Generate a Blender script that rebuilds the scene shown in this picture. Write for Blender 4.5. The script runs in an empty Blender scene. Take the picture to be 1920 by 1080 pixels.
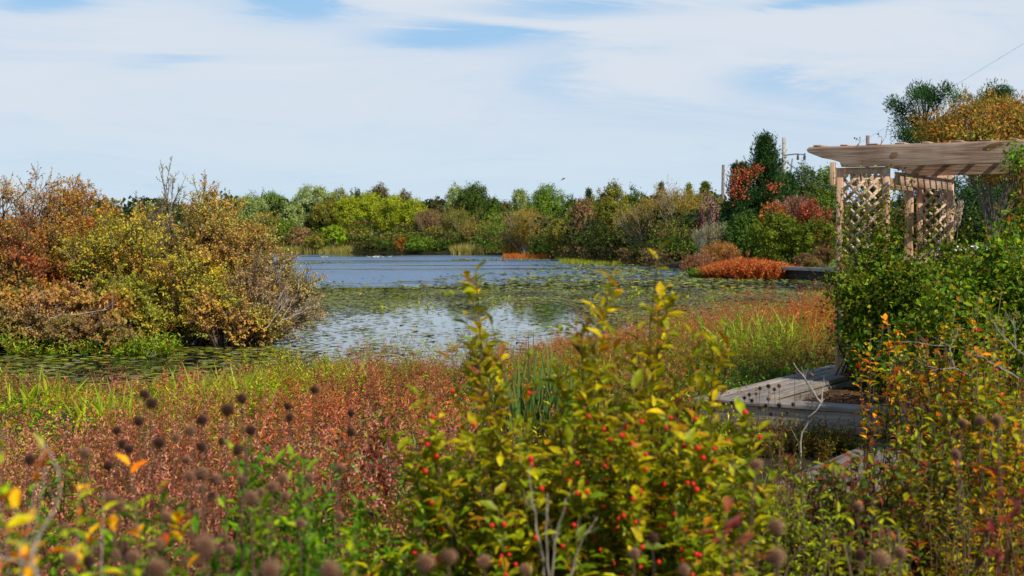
import bpy, math
import numpy as np
from math import radians, sin, cos, pi
rng = np.random.default_rng(7)
scene = bpy.context.scene
COL = scene.collection
V = lambda *a: np.array(a, float)
F = 2667.0
PITCH = math.atan(95 / F)
EYE = V(0, 0, 2.3)

def at(px, py, D):
    """point of the place seen at (px, py) of the 1920x1080 photo, D metres ahead"""
    cx, cy = (px - 960) / F, -(py - 540) / F
    d = V(cx, cos(PITCH) + cy * sin(PITCH), -sin(PITCH) + cy * cos(PITCH))
    return EYE + d * (D / d[1])

def U(a, b, n=None): return rng.uniform(a, b, n)
def norm(v): return v / (np.linalg.norm(v, axis=-1, keepdims=True) + 1e-9)
def randu(n): return norm(rng.normal(size=(n, 3)))
def bc(x, n):
    x = np.asarray(x, float)
    return np.broadcast_to(x, (n,) + x.shape[-1:] if x.ndim and x.shape[-1] == 3 else (n,)).copy() if x.ndim < 2 and not (x.ndim == 1 and x.shape[0] == n and n != 3) else x

# ---------------------------------------------------------------- colour
def lin(h):
    h = h.lstrip('#')
    c = np.array([int(h[i:i + 2], 16) / 255 for i in (0, 2, 4)])
    return np.where(c <= .04045, c / 12.92, ((c + .055) / 1.055) ** 2.4)
def pal(s, k=.6):
    cs, ws = [], []
    for t in s.split():
        a, _, w = t.partition(':')
        cs.append(lin(a) * k); ws.append(float(w or 1))
    return np.array(cs), np.array(ws) / sum(ws)
SAT = 1.25
def pick(p, n, j=.22):
    c = p[0][rng.choice(len(p[1]), n, p=p[1])]
    c = c * (1 + U(-j, j, (n, 1))) * (1 + U(-j * .4, j * .4, (n, 3)))
    l = c.mean(1, keepdims=True); c = l + (c - l) * SAT
    return np.clip(c, .002, .9)

# ---------------------------------------------------------------- mesh builder
class B:
    def __init__(s): s.v, s.c, s.f, s.n = [], [], {}, 0
    def add(s, v, f, c):
        v = np.asarray(v, float).reshape(-1, 3); f = np.asarray(f, int)
        c = np.broadcast_to(np.asarray(c, float), (len(v), 3))
        s.v.append(v); s.c.append(c); s.f.setdefault(f.shape[1], []).append(f + s.n); s.n += len(v)
    def mesh(s, name, origin=(0, 0, 0), smooth=False):
        v = (np.concatenate(s.v) - np.asarray(origin)).astype(np.float32); c = np.concatenate(s.c)
        idx, tot = [], []
        for k, fs in s.f.items():
            f = np.concatenate(fs); idx.append(f.ravel()); tot.append(np.full(len(f), k))
        idx = np.concatenate(idx).astype(np.int32); tot = np.concatenate(tot).astype(np.int32)
        st = np.concatenate([[0], np.cumsum(tot)[:-1]]).astype(np.int32)
        me = bpy.data.meshes.new(name)
        me.vertices.add(len(v)); me.vertices.foreach_set('co', v.ravel())
        me.loops.add(len(idx)); me.loops.foreach_set('vertex_index', idx)
        me.polygons.add(len(tot)); me.polygons.foreach_set('loop_start', st); me.polygons.foreach_set('loop_total', tot)
        if smooth: me.polygons.foreach_set('use_smooth', np.ones(len(tot), bool))
        me.update(calc_edges=True)
        a = me.color_attributes.new('Col', 'FLOAT_COLOR', 'POINT')
        a.data.foreach_set('color', np.concatenate([c, np.ones((len(c), 1))], 1).astype(np.float32).ravel())
        return me
    def build(s, name, mat, parent=None, origin=None, smooth=False):
        if origin is None: origin = V(*parent.location) if parent is not None else V(0, 0, 0)
        if parent is not None and parent.parent is not None: origin = V(*parent.location) + V(*parent.parent.location)
        me = s.mesh(name, origin, smooth); me.materials.append(mat)
        o = bpy.data.objects.new(name, me); COL.objects.link(o)
        if parent is not None: o.parent = parent
        else: o.location = origin
        return o

def tag(o, label=None, cat=None, group=None, kind=None):
    if label: o['label'] = label
    if cat: o['category'] = cat
    if group: o['group'] = group
    if kind: o['kind'] = kind
    return o
def thing(name, label, cat, loc, group=None):
    o = bpy.data.objects.new(name, None); COL.objects.link(o); o.location = tuple(loc); o.empty_display_size = .2
    return tag(o, label, cat, group)

# ---------------------------------------------------------------- shapes
T4 = (np.array([[0, 0, 0], [.42, .5, .10], [1, 0, -.12], [.42, -.5, .10]]), [np.array([[0, 3, 2], [0, 2, 1]])])
_o = [(0, 0), (.18, .27), (.5, .5), (.8, .27), (1, 0), (.8, -.27), (.5, -.5), (.18, -.27)]
T11 = (np.array([[x, y, .22 * abs(y) - .25 * x * x] for x, y in _o] + [[.25, 0, -.03], [.5, 0, -.09], [.78, 0, -.17]]),
       [np.array([[0, 8, 1], [0, 7, 8], [10, 4, 3], [10, 5, 4]]), np.array([[8, 9, 2, 1], [9, 10, 3, 2], [7, 6, 9, 8], [6, 5, 10, 9]])])
def leaves(b, pos, d, nrm, L, Wd, col, tpl=T4):
    n = len(pos)
    if not n: return
    x = norm(d); z = norm(nrm - (nrm * x).sum(1, keepdims=True) * x); y = np.cross(z, x)
    t, fs = tpl; k = len(t)
    L = np.broadcast_to(np.asarray(L, float), (n,)); Wd = np.broadcast_to(np.asarray(Wd, float), (n,))
    v = pos[:, None] + x[:, None] * (t[None, :, 0:1] * L[:, None, None]) + y[:, None] * (t[None, :, 1:2] * Wd[:, None, None]) + z[:, None] * (t[None, :, 2:3] * L[:, None, None])
    c = np.repeat(np.broadcast_to(col, (n, 3)), k, 0)
    base = (np.arange(n) * k)[:, None, None]
    first = True
    for f in fs:
        g = (f[None] + base).reshape(-1, f.shape[1])
        if first: b.add(v.reshape(-1, 3), g, c); first = False
        else: b.f.setdefault(g.shape[1], []).append(g + b.n - n * k)
def tubes(b, pts, r0, r1, col, s=4):
    n, k, _ = pts.shape
    tg = norm(np.gradient(pts, axis=1))
    ref = np.where(np.abs(tg[..., 2:3]) > .9, V(1, 0, 0), V(0, 0, 1))
    a = norm(np.cross(tg, ref)); c_ = np.cross(tg, a)
    r0 = np.broadcast_to(np.asarray(r0, float), (n,)); r1 = np.broadcast_to(np.asarray(r1, float), (n,))
    t = np.linspace(0, 1, k)[None]; r = r0[:, None] * (1 - t) + r1[:, None] * t
    th = np.arange(s) * 2 * pi / s
    v = pts[:, :, None] + r[:, :, None, None] * (a[:, :, None] * np.cos(th)[None, None, :, None] + c_[:, :, None] * np.sin(th)[None, None, :, None])
    i = np.arange(k - 1)[:, None]; j = np.arange(s)[None]; j2 = (j + 1) % s
    f = np.stack(np.broadcast_arrays(i * s + j, i * s + j2, (i + 1) * s + j2, (i + 1) * s + j), -1).reshape(-1, 4)
    f = (f[None] + (np.arange(n) * k * s)[:, None, None]).reshape(-1, 4)
    c = np.repeat(np.broadcast_to(np.asarray(col, float), (n, 3)), k * s, 0)
    b.add(v.reshape(-1, 3), f, c)
    if s > 4:
        cap = ((k - 1) * s + np.arange(s))[None] + (np.arange(n) * k * s)[:, None]
        b.f.setdefault(s, []).append(cap + b.n - n * k * s)
def ribbons(b, p0, d, L, droop, w, col, k=6, tipc=None, drd=None):
    """grass blades: p0, d (n,3), L, w (n,)"""
    n = len(p0); t = np.linspace(0, 1, k)[None, :, None]
    hd = norm(d * V(1, 1, 0) + 1e-4) if drd is None else drd
    pts = p0[:, None] + d[:, None] * (L[:, None, None] * t) + (hd[:, None] * .55 + V(0, 0, -1)) * (droop * L)[:, None, None] * t ** 2.2
    side = norm(np.cross(d, randu(n)))
    wp = np.array([1, 1, .92, .75, .45, .03])[:k] if k == 6 else np.linspace(1, .03, k)
    o = side[:, None] * (w[:, None, None] * wp[None, :, None] * .5)
    v = np.stack([pts - o, pts + o], 2)
    i = np.arange(k - 1)
    f = np.stack([2 * i, 2 * i + 1, 2 * i + 3, 2 * i + 2], -1)
    f = (f[None] + (np.arange(n) * 2 * k)[:, None, None]).reshape(-1, 4)
    c = np.repeat(np.broadcast_to(col, (n, 3))[:, None], 2 * k, 1)
    if tipc is not None: c = c * (1 - t[:, :, :].repeat(2, 1) ** 2 * .6) + tipc * (t.repeat(2, 1) ** 2 * .6)
    b.add(v.reshape(-1, 3), f, c.reshape(-1, 3))
def box(b, o, u, w, h, col=(.5, .5, .5)):
    """box from corner o along three vectors"""
    o, u, w, h = map(lambda q: np.asarray(q, float), (o, u, w, h))
    v = [o, o + u, o + u + w, o + w]; v = v + [q + h for q in v]
    b.add(v, [[0, 3, 2, 1], [4, 5, 6, 7], [0, 1, 5, 4], [1, 2, 6, 5], [2, 3, 7, 6], [3, 0, 4, 7]], col)
def curve(p0, d, L, bend, k=5, wob=.0):
    n = len(p0); t = np.linspace(0, 1, k)[None, :, None]
    p = p0[:, None] + d[:, None] * (L[:, None, None] * t) + bend[:, None] * (L[:, None, None] * t ** 2)
    if wob: 
        w = rng.normal(size=(n, k, 3)) * wob * L[:, None, None]; w[:, 0] = 0
        p = p + np.cumsum(w, 1) * .5
    return p
def sample(pts, t):
    """pts (n,k,3), t (n,m) -> pos, tangent (n,m,3)"""
    n, k, _ = pts.shape; f = np.clip(t, 0, .9999) * (k - 1); i = f.astype(int); f = (f - i)[..., None]
    r = np.arange(n)[:, None]; a, c = pts[r, i], pts[r, i + 1]
    return a * (1 - f) + c * f, norm(c - a)
def kids(pts, m, t0, t1, L, spread=.8, up=.3, k=4, bend=None, wob=.05, taper=True):
    n = len(pts); t = U(t0, t1, (n, m)); p, tg = sample(pts, t)
    p = p.reshape(-1, 3); tg = tg.reshape(-1, 3); N = n * m
    d = norm(tg + randu(N) * spread + V(0, 0, up))
    l = np.repeat(np.broadcast_to(L, (n,)), m) * U(.6, 1.2, N)
    if taper: l = l * (1.15 - .6 * t.ravel())
    bd = V(0, 0, .12) if bend is None else np.asarray(bend, float)
    return curve(p, d, l, np.broadcast_to(bd, (N, 3)), k, wob)
def leaf_on(b, pts, m, t0, size, ratio, p, spread=.75, upn=.8, tpl=T4, j=.22, col=None, tend=1.0, sj=.35):
    n = len(pts); t = np.linspace(t0, tend, m)[None] + U(-.03, .03, (n, m)); pos, tg = sample(pts, t)
    N = n * m; pos = pos.reshape(-1, 3); tg = tg.reshape(-1, 3)
    ax = norm(np.cross(tg, V(.13, .21, 1) + 0 * tg)); ay = np.cross(tg, ax)
    ph = (np.arange(m)[None] * 2.4 + U(0, 6.28, (n, 1)) + U(-.4, .4, (n, m))).ravel()[:, None]
    out = ax * np.cos(ph) + ay * np.sin(ph)
    d = norm(tg * .6 + out * spread + rng.normal(size=(N, 3)) * .15)
    nr = norm(V(0, 0, 1) * upn + tg * .5 - out * .2 + rng.normal(size=(N, 3)) * .25)
    s = size * (1 + U(-sj, sj, N))
    c = pick(p, N, j) if col is None else col(pos)
    leaves(b, pos, d, nr, s, s * ratio, c, tpl)
def vnoise(x, y, s=1.0, seed=0):
    r = np.random.default_rng(seed); o = 0
    for i in range(6):
        a = r.uniform(0, 6.28); f = s * r.uniform(.6, 2.4); q = r.uniform(0, 6.28)
        o = o + np.sin((x * np.cos(a) + y * np.sin(a)) * f + q + 1.3 * np.sin((x * np.sin(a) - y * np.cos(a)) * f * .7 + q))
    return o / 3.2

# ---------------------------------------------------------------- materials
def newmat(name):
    m = bpy.data.materials.new(name); m.use_nodes = True; nt = m.node_tree; nt.nodes.clear()
    return m, nt, nt.nodes, nt.links
def leafmat(name, trans=.35, rough=.5, spec=.35, gain=1.0, nscale=0):
    m, nt, N, L = newmat(name)
    out = N.new('ShaderNodeOutputMaterial'); a = N.new('ShaderNodeAttribute'); a.attribute_name = 'Col'
    p = N.new('ShaderNodeBsdfPrincipled'); p.inputs['Roughness'].default_value = rough; p.inputs['Specular IOR Level'].default_value = spec
    src = a.outputs['Color']
    if nscale:
        nz = N.new('ShaderNodeTexNoise'); nz.inputs['Scale'].default_value = nscale; nz.inputs['Detail'].default_value = 3
        tc = N.new('ShaderNodeTexCoord'); L.new(tc.outputs['Object'], nz.inputs['Vector'])
        mr = N.new('ShaderNodeMapRange'); mr.inputs[1].default_value = .3; mr.inputs[2].default_value = .7; mr.inputs[3].default_value = .55; mr.inputs[4].default_value = 1.35
        L.new(nz.outputs['Fac'], mr.inputs[0])
        mx = N.new('ShaderNodeVectorMath'); mx.operation = 'SCALE'; L.new(src, mx.inputs[0]); L.new(mr.outputs[0], mx.inputs['Scale']); src = mx.outputs[0]
    if gain != 1:
        gn = N.new('ShaderNodeVectorMath'); gn.operation = 'SCALE'; gn.inputs['Scale'].default_value = gain; L.new(src, gn.inputs[0]); src = gn.outputs[0]
    L.new(src, p.inputs['Base Color'])
    if trans:
        t = N.new('ShaderNodeBsdfTranslucent'); L.new(src, t.inputs['Color'])
        mix = N.new('ShaderNodeMixShader'); mix.inputs[0].default_value = trans
        L.new(p.outputs[0], mix.inputs[1]); L.new(t.outputs[0], mix.inputs[2]); L.new(mix.outputs[0], out.inputs['Surface'])
    else: L.new(p.outputs[0], out.inputs['Surface'])
    return m
M_LEAF = leafmat('leaf', .35, .5, .2, gain=1.6)
M_NEAR = leafmat('near_leaf', .42, .45, .25, gain=1.7, nscale=60)
M_FAR = leafmat('far_foliage', .3, .7, .15, gain=1.4)
M_BARK = leafmat('bark', 0, .85, .15, nscale=25)
M_STEM = leafmat('stem', 0, .6, .25)
M_DRY = leafmat('dry_seed', .1, .9, .1)
M_BERRY = leafmat('berry', 0, .38, .25)
M_PAD = leafmat('lily_pad', .1, .5, .3)
M_PAINT = leafmat('car_paint', 0, .2, .6)
M_METAL = leafmat('metal', 0, .4, .5)
M_FEATHER = leafmat('feather', 0, .7, .2)

def woodmat(name, c0, c1, axis, scale=1.0, rough=.75):
    m, nt, N, L = newmat(name)
    out = N.new('ShaderNodeOutputMaterial'); p = N.new('ShaderNodeBsdfPrincipled'); p.inputs['Roughness'].default_value = rough; p.inputs['Specular IOR Level'].default_value = .2
    tc = N.new('ShaderNodeTexCoord'); mp = N.new('ShaderNodeMapping'); mp.vector_type = 'TEXTURE'
    # rotate so that local x runs along `axis` (an angle in the ground plane, or 'z'), then squeeze across
    if axis == 'z': mp.inputs['Rotation'].default_value = (0, radians(-90), 0)
    else: mp.inputs['Rotation'].default_value = (0, 0, axis)
    mp.inputs['Scale'].default_value = (1 / (2.0 * scale), 1 / (34 * scale), 1 / (34 * scale))
    L.new(tc.outputs['Object'], mp.inputs['Vector'])
    n1 = N.new('ShaderNodeTexNoise'); n1.inputs['Scale'].default_value = 1; n1.inputs['Detail'].default_value = 6; n1.inputs['Distortion'].default_value = .8
    L.new(mp.outputs[0], n1.inputs['Vector'])
    n2 = N.new('ShaderNodeTexNoise'); n2.inputs['Scale'].default_value = 2.3; n2.inputs['Detail'].default_value = 4; L.new(tc.outputs['Object'], n2.inputs['Vector'])
    a = N.new('ShaderNodeMath'); a.operation = 'MULTIPLY_ADD'; a.inputs[1].default_value = .5; L.new(n2.outputs['Fac'], a.inputs[0])
    b_ = N.new('ShaderNodeMath'); b_.operation = 'MULTIPLY'; b_.inputs[1].default_value = .62; L.new(n1.outputs['Fac'], b_.inputs[0]); L.new(b_.outputs[0], a.inputs[2])
    cr = N.new('ShaderNodeValToRGB'); e = cr.color_ramp.elements
    e[0].position = .4; e[0].color = (*lin(c0), 1); e[1].position = .68; e[1].color = (*lin(c1), 1)
    L.new(a.outputs[0], cr.inputs[0])
    at_ = N.new('ShaderNodeAttribute'); at_.attribute_name = 'Col'
    mm = N.new('ShaderNodeVectorMath'); mm.operation = 'MULTIPLY'; L.new(cr.outputs[0], mm.inputs[0]); L.new(at_.outputs['Color'], mm.inputs[1])
    L.new(mm.outputs[0], p.inputs['Base Color'])
    bp = N.new('ShaderNodeBump'); bp.inputs['Strength'].default_value = .5; bp.inputs['Distance'].default_value = .01; L.new(n1.outputs['Fac'], bp.inputs['Height']); L.new(bp.outputs[0], p.inputs['Normal'])
    L.new(p.outputs[0], out.inputs['Surface'])
    return m

# ---------------------------------------------------------------- camera, light, world
cam = bpy.data.cameras.new('camera'); co = bpy.data.objects.new('camera', cam); COL.objects.link(co)
co.location = tuple(EYE); co.rotation_euler = (pi / 2 - PITCH, 0, 0)
cam.sensor_width = 36; cam.lens = F / 1920 * 36; cam.clip_end = 6000; cam.clip_start = .05
cam.dof.use_dof = True; cam.dof.focus_distance = 14; cam.dof.aperture_fstop = 5.2
scene.camera = co
scene.view_settings.view_transform = 'Standard'; scene.view_settings.look = 'None'; scene.view_settings.exposure = 0
SUN_AZ, SUN_EL = radians(38), radians(40)   # azimuth measured from "behind the camera" to the right
sdir = V(sin(SUN_AZ) * cos(SUN_EL), -cos(SUN_AZ) * cos(SUN_EL), sin(SUN_EL))
sun = bpy.data.lights.new('sun', 'SUN'); sun.energy = 5.0; sun.angle = radians(.53); sun.color = (1, .93, .82)
so = bpy.data.objects.new('sun', sun); COL.objects.link(so); so.location = (20, -30, 40)
import mathutils
so.rotation_euler = mathutils.Vector(tuple(sdir)).to_track_quat('Z', 'Y').to_euler()
w = bpy.data.worlds.new('World'); scene.world = w; w.use_nodes = True; nt = w.node_tree; N, L = nt.nodes, nt.links; N.clear()
sky = N.new('ShaderNodeTexSky'); sky.sky_type = 'NISHITA'; sky.sun_disc = False; sky.sun_elevation = SUN_EL
sky.sun_rotation = math.atan2(sdir[0], sdir[1]); sky.air_density = 1.0; sky.dust_density = .6; sky.ozone_density = 1.6
bg = N.new('ShaderNodeBackground'); bg.inputs['Strength'].default_value = .1; wo = N.new('ShaderNodeOutputWorld')
tc = N.new('ShaderNodeTexCoord')
def math_(op, a, b=None, c=None, clamp=False):
    n = N.new('ShaderNodeMath'); n.operation = op; n.use_clamp = clamp
    for i, q in enumerate((a, b, c)):
        if q is None: continue
        if isinstance(q, (int, float)): n.inputs[i].default_value = q
        else: L.new(q, n.inputs[i])
    return n.outputs[0]
sep = N.new('ShaderNodeSeparateXYZ'); L.new(tc.outputs['Generated'], sep.inputs[0])
X, Y, Z = sep.outputs
zz = math_('ADD', math_('MAXIMUM', Z, 0), .10)
cx = math_('DIVIDE', X, zz); cy = math_('DIVIDE', Y, zz)
cb = N.new('ShaderNodeCombineXYZ'); L.new(cx, cb.inputs[0]); L.new(cy, cb.inputs[1])
def noise(vec, scale, detail, dist, mapping=None, rough=.55):
    if mapping:
        mp = N.new('ShaderNodeMapping'); mp.inputs['Scale'].default_value = mapping[0]; mp.inputs['Rotation'].default_value = (0, 0, mapping[1]); L.new(vec, mp.inputs[0]); vec = mp.outputs[0]
    n = N.new('ShaderNodeTexNoise'); n.inputs['Scale'].default_value = scale; n.inputs['Detail'].default_value = detail; n.inputs['Distortion'].default_value = dist; n.inputs['Roughness'].default_value = rough
    L.new(vec, n.inputs['Vector']); return n.outputs['Fac']
n_big = noise(cb.outputs[0], .55, 6, .6, ((1.0, 1.6, 1), .5))
xy0 = math_('DIVIDE', X, math_('MAXIMUM', math_('ABSOLUTE', Y), .05)); zy0 = math_('DIVIDE', Z, math_('MAXIMUM', math_('ABSOLUTE', Y), .05))
cb2 = N.new('ShaderNodeCombineXYZ'); L.new(math_('MULTIPLY_ADD', zy0, 2.2, xy0), cb2.inputs[0]); L.new(zy0, cb2.inputs[1])
n_wis = noise(cb2.outputs[0], 1.3, 11, 1.1, ((2.8, 15, 1), 0), .66)
# openings in the cloud sheet, as directions (x/y, z/y)
gap = None
xy = math_('DIVIDE', X, math_('MAXIMUM', Y, .05)); zy = math_('DIVIDE', Z, math_('MAXIMUM', Y, .05))
wx = math_('MULTIPLY_ADD', math_('SUBTRACT', n_wis, .5), .22, xy); wz = math_('MULTIPLY_ADD', math_('SUBTRACT', n_wis, .5), .05, zy)
front = math_('GREATER_THAN', Y, 0.05)
for (gx, gy, rx, ry, s_) in [(555, 8, 110, 34, 1.15), (850, 72, 150, 26, .95), (1030, 150, 90, 45, .45), (1465, 150, 95, 38, .55), (70, 12, 95, 16, .8), (1130, 5, 200, 18, .8), (1560, 0, 90, 10, .8), (300, 118, 70, 14, .3), (1250, 215, 220, 40, .2), (1550, 240, 160, 40, .2)]:
    a = (gx - 960) / F; c = -(gy - 445) / F
    dx = math_('MULTIPLY', math_('SUBTRACT', wx, a), F / rx); dz = math_('MULTIPLY', math_('SUBTRACT', wz, c), F / ry)
    g = math_('EXPONENT', math_('MULTIPLY', math_('ADD', math_('MULTIPLY', dx, dx), math_('MULTIPLY', dz, dz)), -.9))
    g = math_('MULTIPLY', g, s_ * .74)
    gap = g if gap is None else math_('ADD', gap, g)
gap = math_('MULTIPLY', gap, front)
hi = N.new('ShaderNodeMapRange'); hi.inputs[1].default_value = .17; hi.inputs[2].default_value = .34; hi.inputs[3].default_value = 0; hi.inputs[4].default_value = .8; L.new(Z, hi.inputs[0])
cov = math_('ADD', math_('MULTIPLY', n_big, .35), math_('MULTIPLY', n_wis, 1.0))
cov = math_('ADD', cov, .17)
cov = math_('SUBTRACT', math_('SUBTRACT', cov, gap), hi.outputs[0])
cr = N.new('ShaderNodeMapRange'); cr.interpolation_type = 'SMOOTHSTEP'; cr.inputs[1].default_value = .2; cr.inputs[2].default_value = .95; cr.inputs[3].default_value = .0; cr.inputs[4].default_value = .93; L.new(cov, cr.inputs[0])
lowm = N.new('ShaderNodeMapRange'); lowm.interpolation_type = 'SMOOTHSTEP'; lowm.inputs[1].default_value = .0; lowm.inputs[2].default_value = .115; lowm.inputs[3].default_value = 0; lowm.inputs[4].default_value = 1; L.new(Z, lowm.inputs[0])
ccol = N.new('ShaderNodeMix'); ccol.data_type = 'RGBA'; L.new(lowm.outputs[0], ccol.inputs[0])
ccol.inputs[6].default_value = (6.2, 7.6, 8.7, 1)      # thin veil low down
ccol.inputs[7].default_value = (7.2, 7.75, 8.5, 1)      # thicker cloud above
mx = N.new('ShaderNodeMix'); mx.data_type = 'RGBA'
L.new(cr.outputs[0], mx.inputs[0]); L.new(ccol.outputs[2], mx.inputs[7])
blue = N.new('ShaderNodeMix'); blue.data_type = 'RGBA'; blue.inputs[0].default_value = .8; L.new(sky.outputs[0], blue.inputs[6]); blue.inputs[7].default_value = (3.5, 6.0, 9.0, 1)
hz_ = N.new('ShaderNodeMapRange'); hz_.interpolation_type = 'SMOOTHSTEP'; hz_.inputs[1].default_value = .3; hz_.inputs[2].default_value = .75; hz_.inputs[3].default_value = .8; hz_.inputs[4].default_value = .0; L.new(Z, hz_.inputs[0]); L.new(hz_.outputs[0], blue.inputs[0])
L.new(blue.outputs[2], mx.inputs[6])
L.new(mx.outputs[2], bg.inputs['Color']); L.new(bg.outputs[0], wo.inputs['Surface'])
cy_ = scene.cycles
cy_.max_bounces = 6; cy_.diffuse_bounces = 3; cy_.glossy_bounces = 3; cy_.transmission_bounces = 4; cy_.caustics_reflective = False; cy_.caustics_refractive = False
cy_.use_denoising = True; cy_.sample_clamp_indirect = 4

# ---------------------------------------------------------------- terrain
POND = np.array([(-70, 14), (-12, 19), (-7, 20.5), (-3, 22), (0, 24.5), (2, 30), (5, 34), (9, 40), (13, 48), (16, 60), (17.6, 72), (15.4, 77.5), (15.7, 100), (11.5, 108), (11.7, 114), (7.3, 136), (5, 150), (0, 172), (-4.9, 205), (-31, 214), (-55, 208), (-90, 190)], float)
def sdist(x, y):
    """>0 on land"""
    x = np.asarray(x, float); y = np.asarray(y, float)
    P = np.stack([x, y], -1); dmin = np.full(x.shape, 1e9); ins = np.zeros(x.shape, bool)
    for i in range(len(POND)):
        a, b_ = POND[i], POND[(i + 1) % len(POND)]; e = b_ - a
        t = np.clip(((P - a) @ e) / (e @ e), 0, 1); dmin = np.minimum(dmin, np.linalg.norm(P - a - t[..., None] * e, axis=-1))
        c = ((a[1] > y) != (b_[1] > y)) & (x < (b_[0] - a[0]) * (y - a[1]) / (b_[1] - a[1] + 1e-12) + a[0]); ins ^= c
    return np.where(ins, -dmin, dmin)
def ground(x, y):
    x = np.asarray(x, float); y = np.asarray(y, float); s = sdist(x, y)
    spit = 1 - np.sqrt(((x + 16) / 10.3) ** 2 + ((y - 33.3) / 2.6) ** 2)
    s = np.maximum(s, spit * 2.5)
    land = .5 * (1 - np.exp(-np.maximum(s, 0) / 5)) + .02
    right = 1 / (1 + np.exp(-(y - 40) / 3)) * (x > 10)
    land = land + right * (.25 * np.minimum(1, np.maximum(s, 0) / .8) + .5 * np.clip((s - 1) / 14, 0, 1))
    far = np.clip((y - 215) / 60, 0, 1) * 1.2; land = land + np.where(s > 0, far, 0)
    return np.where(s > 0, land + .04 * vnoise(x, y, .8, 3) * np.clip(s, 0, 1), np.maximum(-.9, s * .35))
g1 = ground
def gz(x, y): return float(ground(np.array([x]), np.array([y]))[0])

xs = np.unique(np.concatenate([np.linspace(-30, 32, 190), np.sign(np.linspace(-1, 1, 80)) * 30 * (1500 / 30) ** np.abs(np.linspace(-1, 1, 80))]))
ys = np.unique(np.concatenate([np.linspace(-12, 60, 200), np.linspace(60, 260, 170), 260 * (4000 / 260) ** np.linspace(0, 1, 30), -12 - 12 * np.arange(1, 8) ** 2.]))
gx, gy = np.meshgrid(xs, ys); gzz = ground(gx, gy)
b = B(); nx, ny = len(xs), len(ys)
i, j = np.meshgrid(np.arange(nx - 1), np.arange(ny - 1)); q = (j * nx + i).ravel()
mud = lin('#4a4030') * .6; moss = lin('#56602a') * .5; grass = lin('#7d9a3a') * .6; mulch = lin('#6d5040') * .55
nn = vnoise(gx, gy, 1.1, 5)[..., None] * .5 + .5
c = mud * (1 - nn) + moss * nn
lawn = (((gx - (13.9 + (gy - 78) * .02)) > 1.2) & (gy > 74) & (gy < 125) & (gx < 60)).astype(float)[..., None]
c = c * (1 - lawn) + grass * (1 + .15 * vnoise(gx, gy, 3, 9)[..., None]) * lawn
wet = (gzz < .1)[..., None]; c = np.where(wet, lin('#2a2a1c') * .5, c)
b.add(np.stack([gx, gy, gzz], -1), np.stack([q, q + 1, q + nx + 1, q + nx], -1), np.clip(c, 0, 1).reshape(-1, 3))
M_GROUND = leafmat('ground_soil', 0, .95, .1, nscale=9)
tag(b.build('ground', M_GROUND, smooth=True), kind='structure')

# water
m, nt, N, L = newmat('pond_water')
out = N.new('ShaderNodeOutputMaterial'); p = N.new('ShaderNodeBsdfPrincipled')
p.inputs['Base Color'].default_value = (.012, .02, .018, 1); p.inputs['Roughness'].default_value = .02; p.inputs['IOR'].default_value = 1.333
tc = N.new('ShaderNodeTexCoord'); sep = N.new('ShaderNodeSeparateXYZ'); L.new(tc.outputs['Object'], sep.inputs[0]); X, Y, Z = sep.outputs
def mp_(scale, rot=0):
    q = N.new('ShaderNodeMapping'); q.inputs['Scale'].default_value = scale; q.inputs['Rotation'].default_value = (0, 0, rot); L.new(tc.outputs['Object'], q.inputs[0]); return q.outputs[0]
big = noise(mp_((.05, .022, 1)), 1, 3, 1.0)
# breeze patch: a band of ruffled water out in the open pond
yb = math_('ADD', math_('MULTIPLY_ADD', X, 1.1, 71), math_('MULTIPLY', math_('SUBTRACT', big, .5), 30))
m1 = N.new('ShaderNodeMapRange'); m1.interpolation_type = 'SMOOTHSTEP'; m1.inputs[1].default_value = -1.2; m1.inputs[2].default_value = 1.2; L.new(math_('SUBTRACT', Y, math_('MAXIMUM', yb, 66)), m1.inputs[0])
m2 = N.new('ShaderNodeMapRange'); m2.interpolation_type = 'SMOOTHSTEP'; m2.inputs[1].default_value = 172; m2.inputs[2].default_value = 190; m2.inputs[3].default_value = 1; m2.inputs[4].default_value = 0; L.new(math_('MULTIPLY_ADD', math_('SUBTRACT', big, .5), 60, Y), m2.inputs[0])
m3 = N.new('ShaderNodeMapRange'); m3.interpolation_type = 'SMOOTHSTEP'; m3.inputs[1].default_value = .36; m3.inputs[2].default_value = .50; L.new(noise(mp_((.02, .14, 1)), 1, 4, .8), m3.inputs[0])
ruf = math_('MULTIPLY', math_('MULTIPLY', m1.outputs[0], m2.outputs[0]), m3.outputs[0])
w1 = noise(mp_((1.1, 2.6, 1), .2), 1.6, 4, .4, rough=.6); w2 = noise(mp_((.9, .9, 1)), 3.5, 3, .3)
b1 = N.new('ShaderNodeBump'); b1.inputs['Distance'].default_value = .16; L.new(w1, b1.inputs['Height']); L.new(math_('MULTIPLY_ADD', ruf, .95, .005), b1.inputs['Strength'])
b2 = N.new('ShaderNodeBump'); b2.inputs['Distance'].default_value = .03; L.new(w2, b2.inputs['Height']); L.new(math_('MULTIPLY_ADD', ruf, .9, .012), b2.inputs['Strength']); L.new(b1.outputs[0], b2.inputs['Normal'])
wc_ = N.new('ShaderNodeMix'); wc_.data_type = 'RGBA'; wc_.inputs[6].default_value = (.012, .018, .014, 1); wc_.inputs[7].default_value = (.07, .14, .27, 1); L.new(ruf, wc_.inputs[0]); L.new(wc_.outputs[2], p.inputs['Base Color'])  # ruffled band tinted blue: sky reflection painted into the base colour
L.new(b2.outputs[0], p.inputs['Normal']); L.new(math_('MULTIPLY_ADD', ruf, .2, .02), p.inputs['Roughness'])
L.new(p.outputs[0], out.inputs['Surface'])
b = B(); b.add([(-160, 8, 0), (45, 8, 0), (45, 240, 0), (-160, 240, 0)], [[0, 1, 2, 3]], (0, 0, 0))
tag(b.build('pond_water', m), kind='structure')
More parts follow.
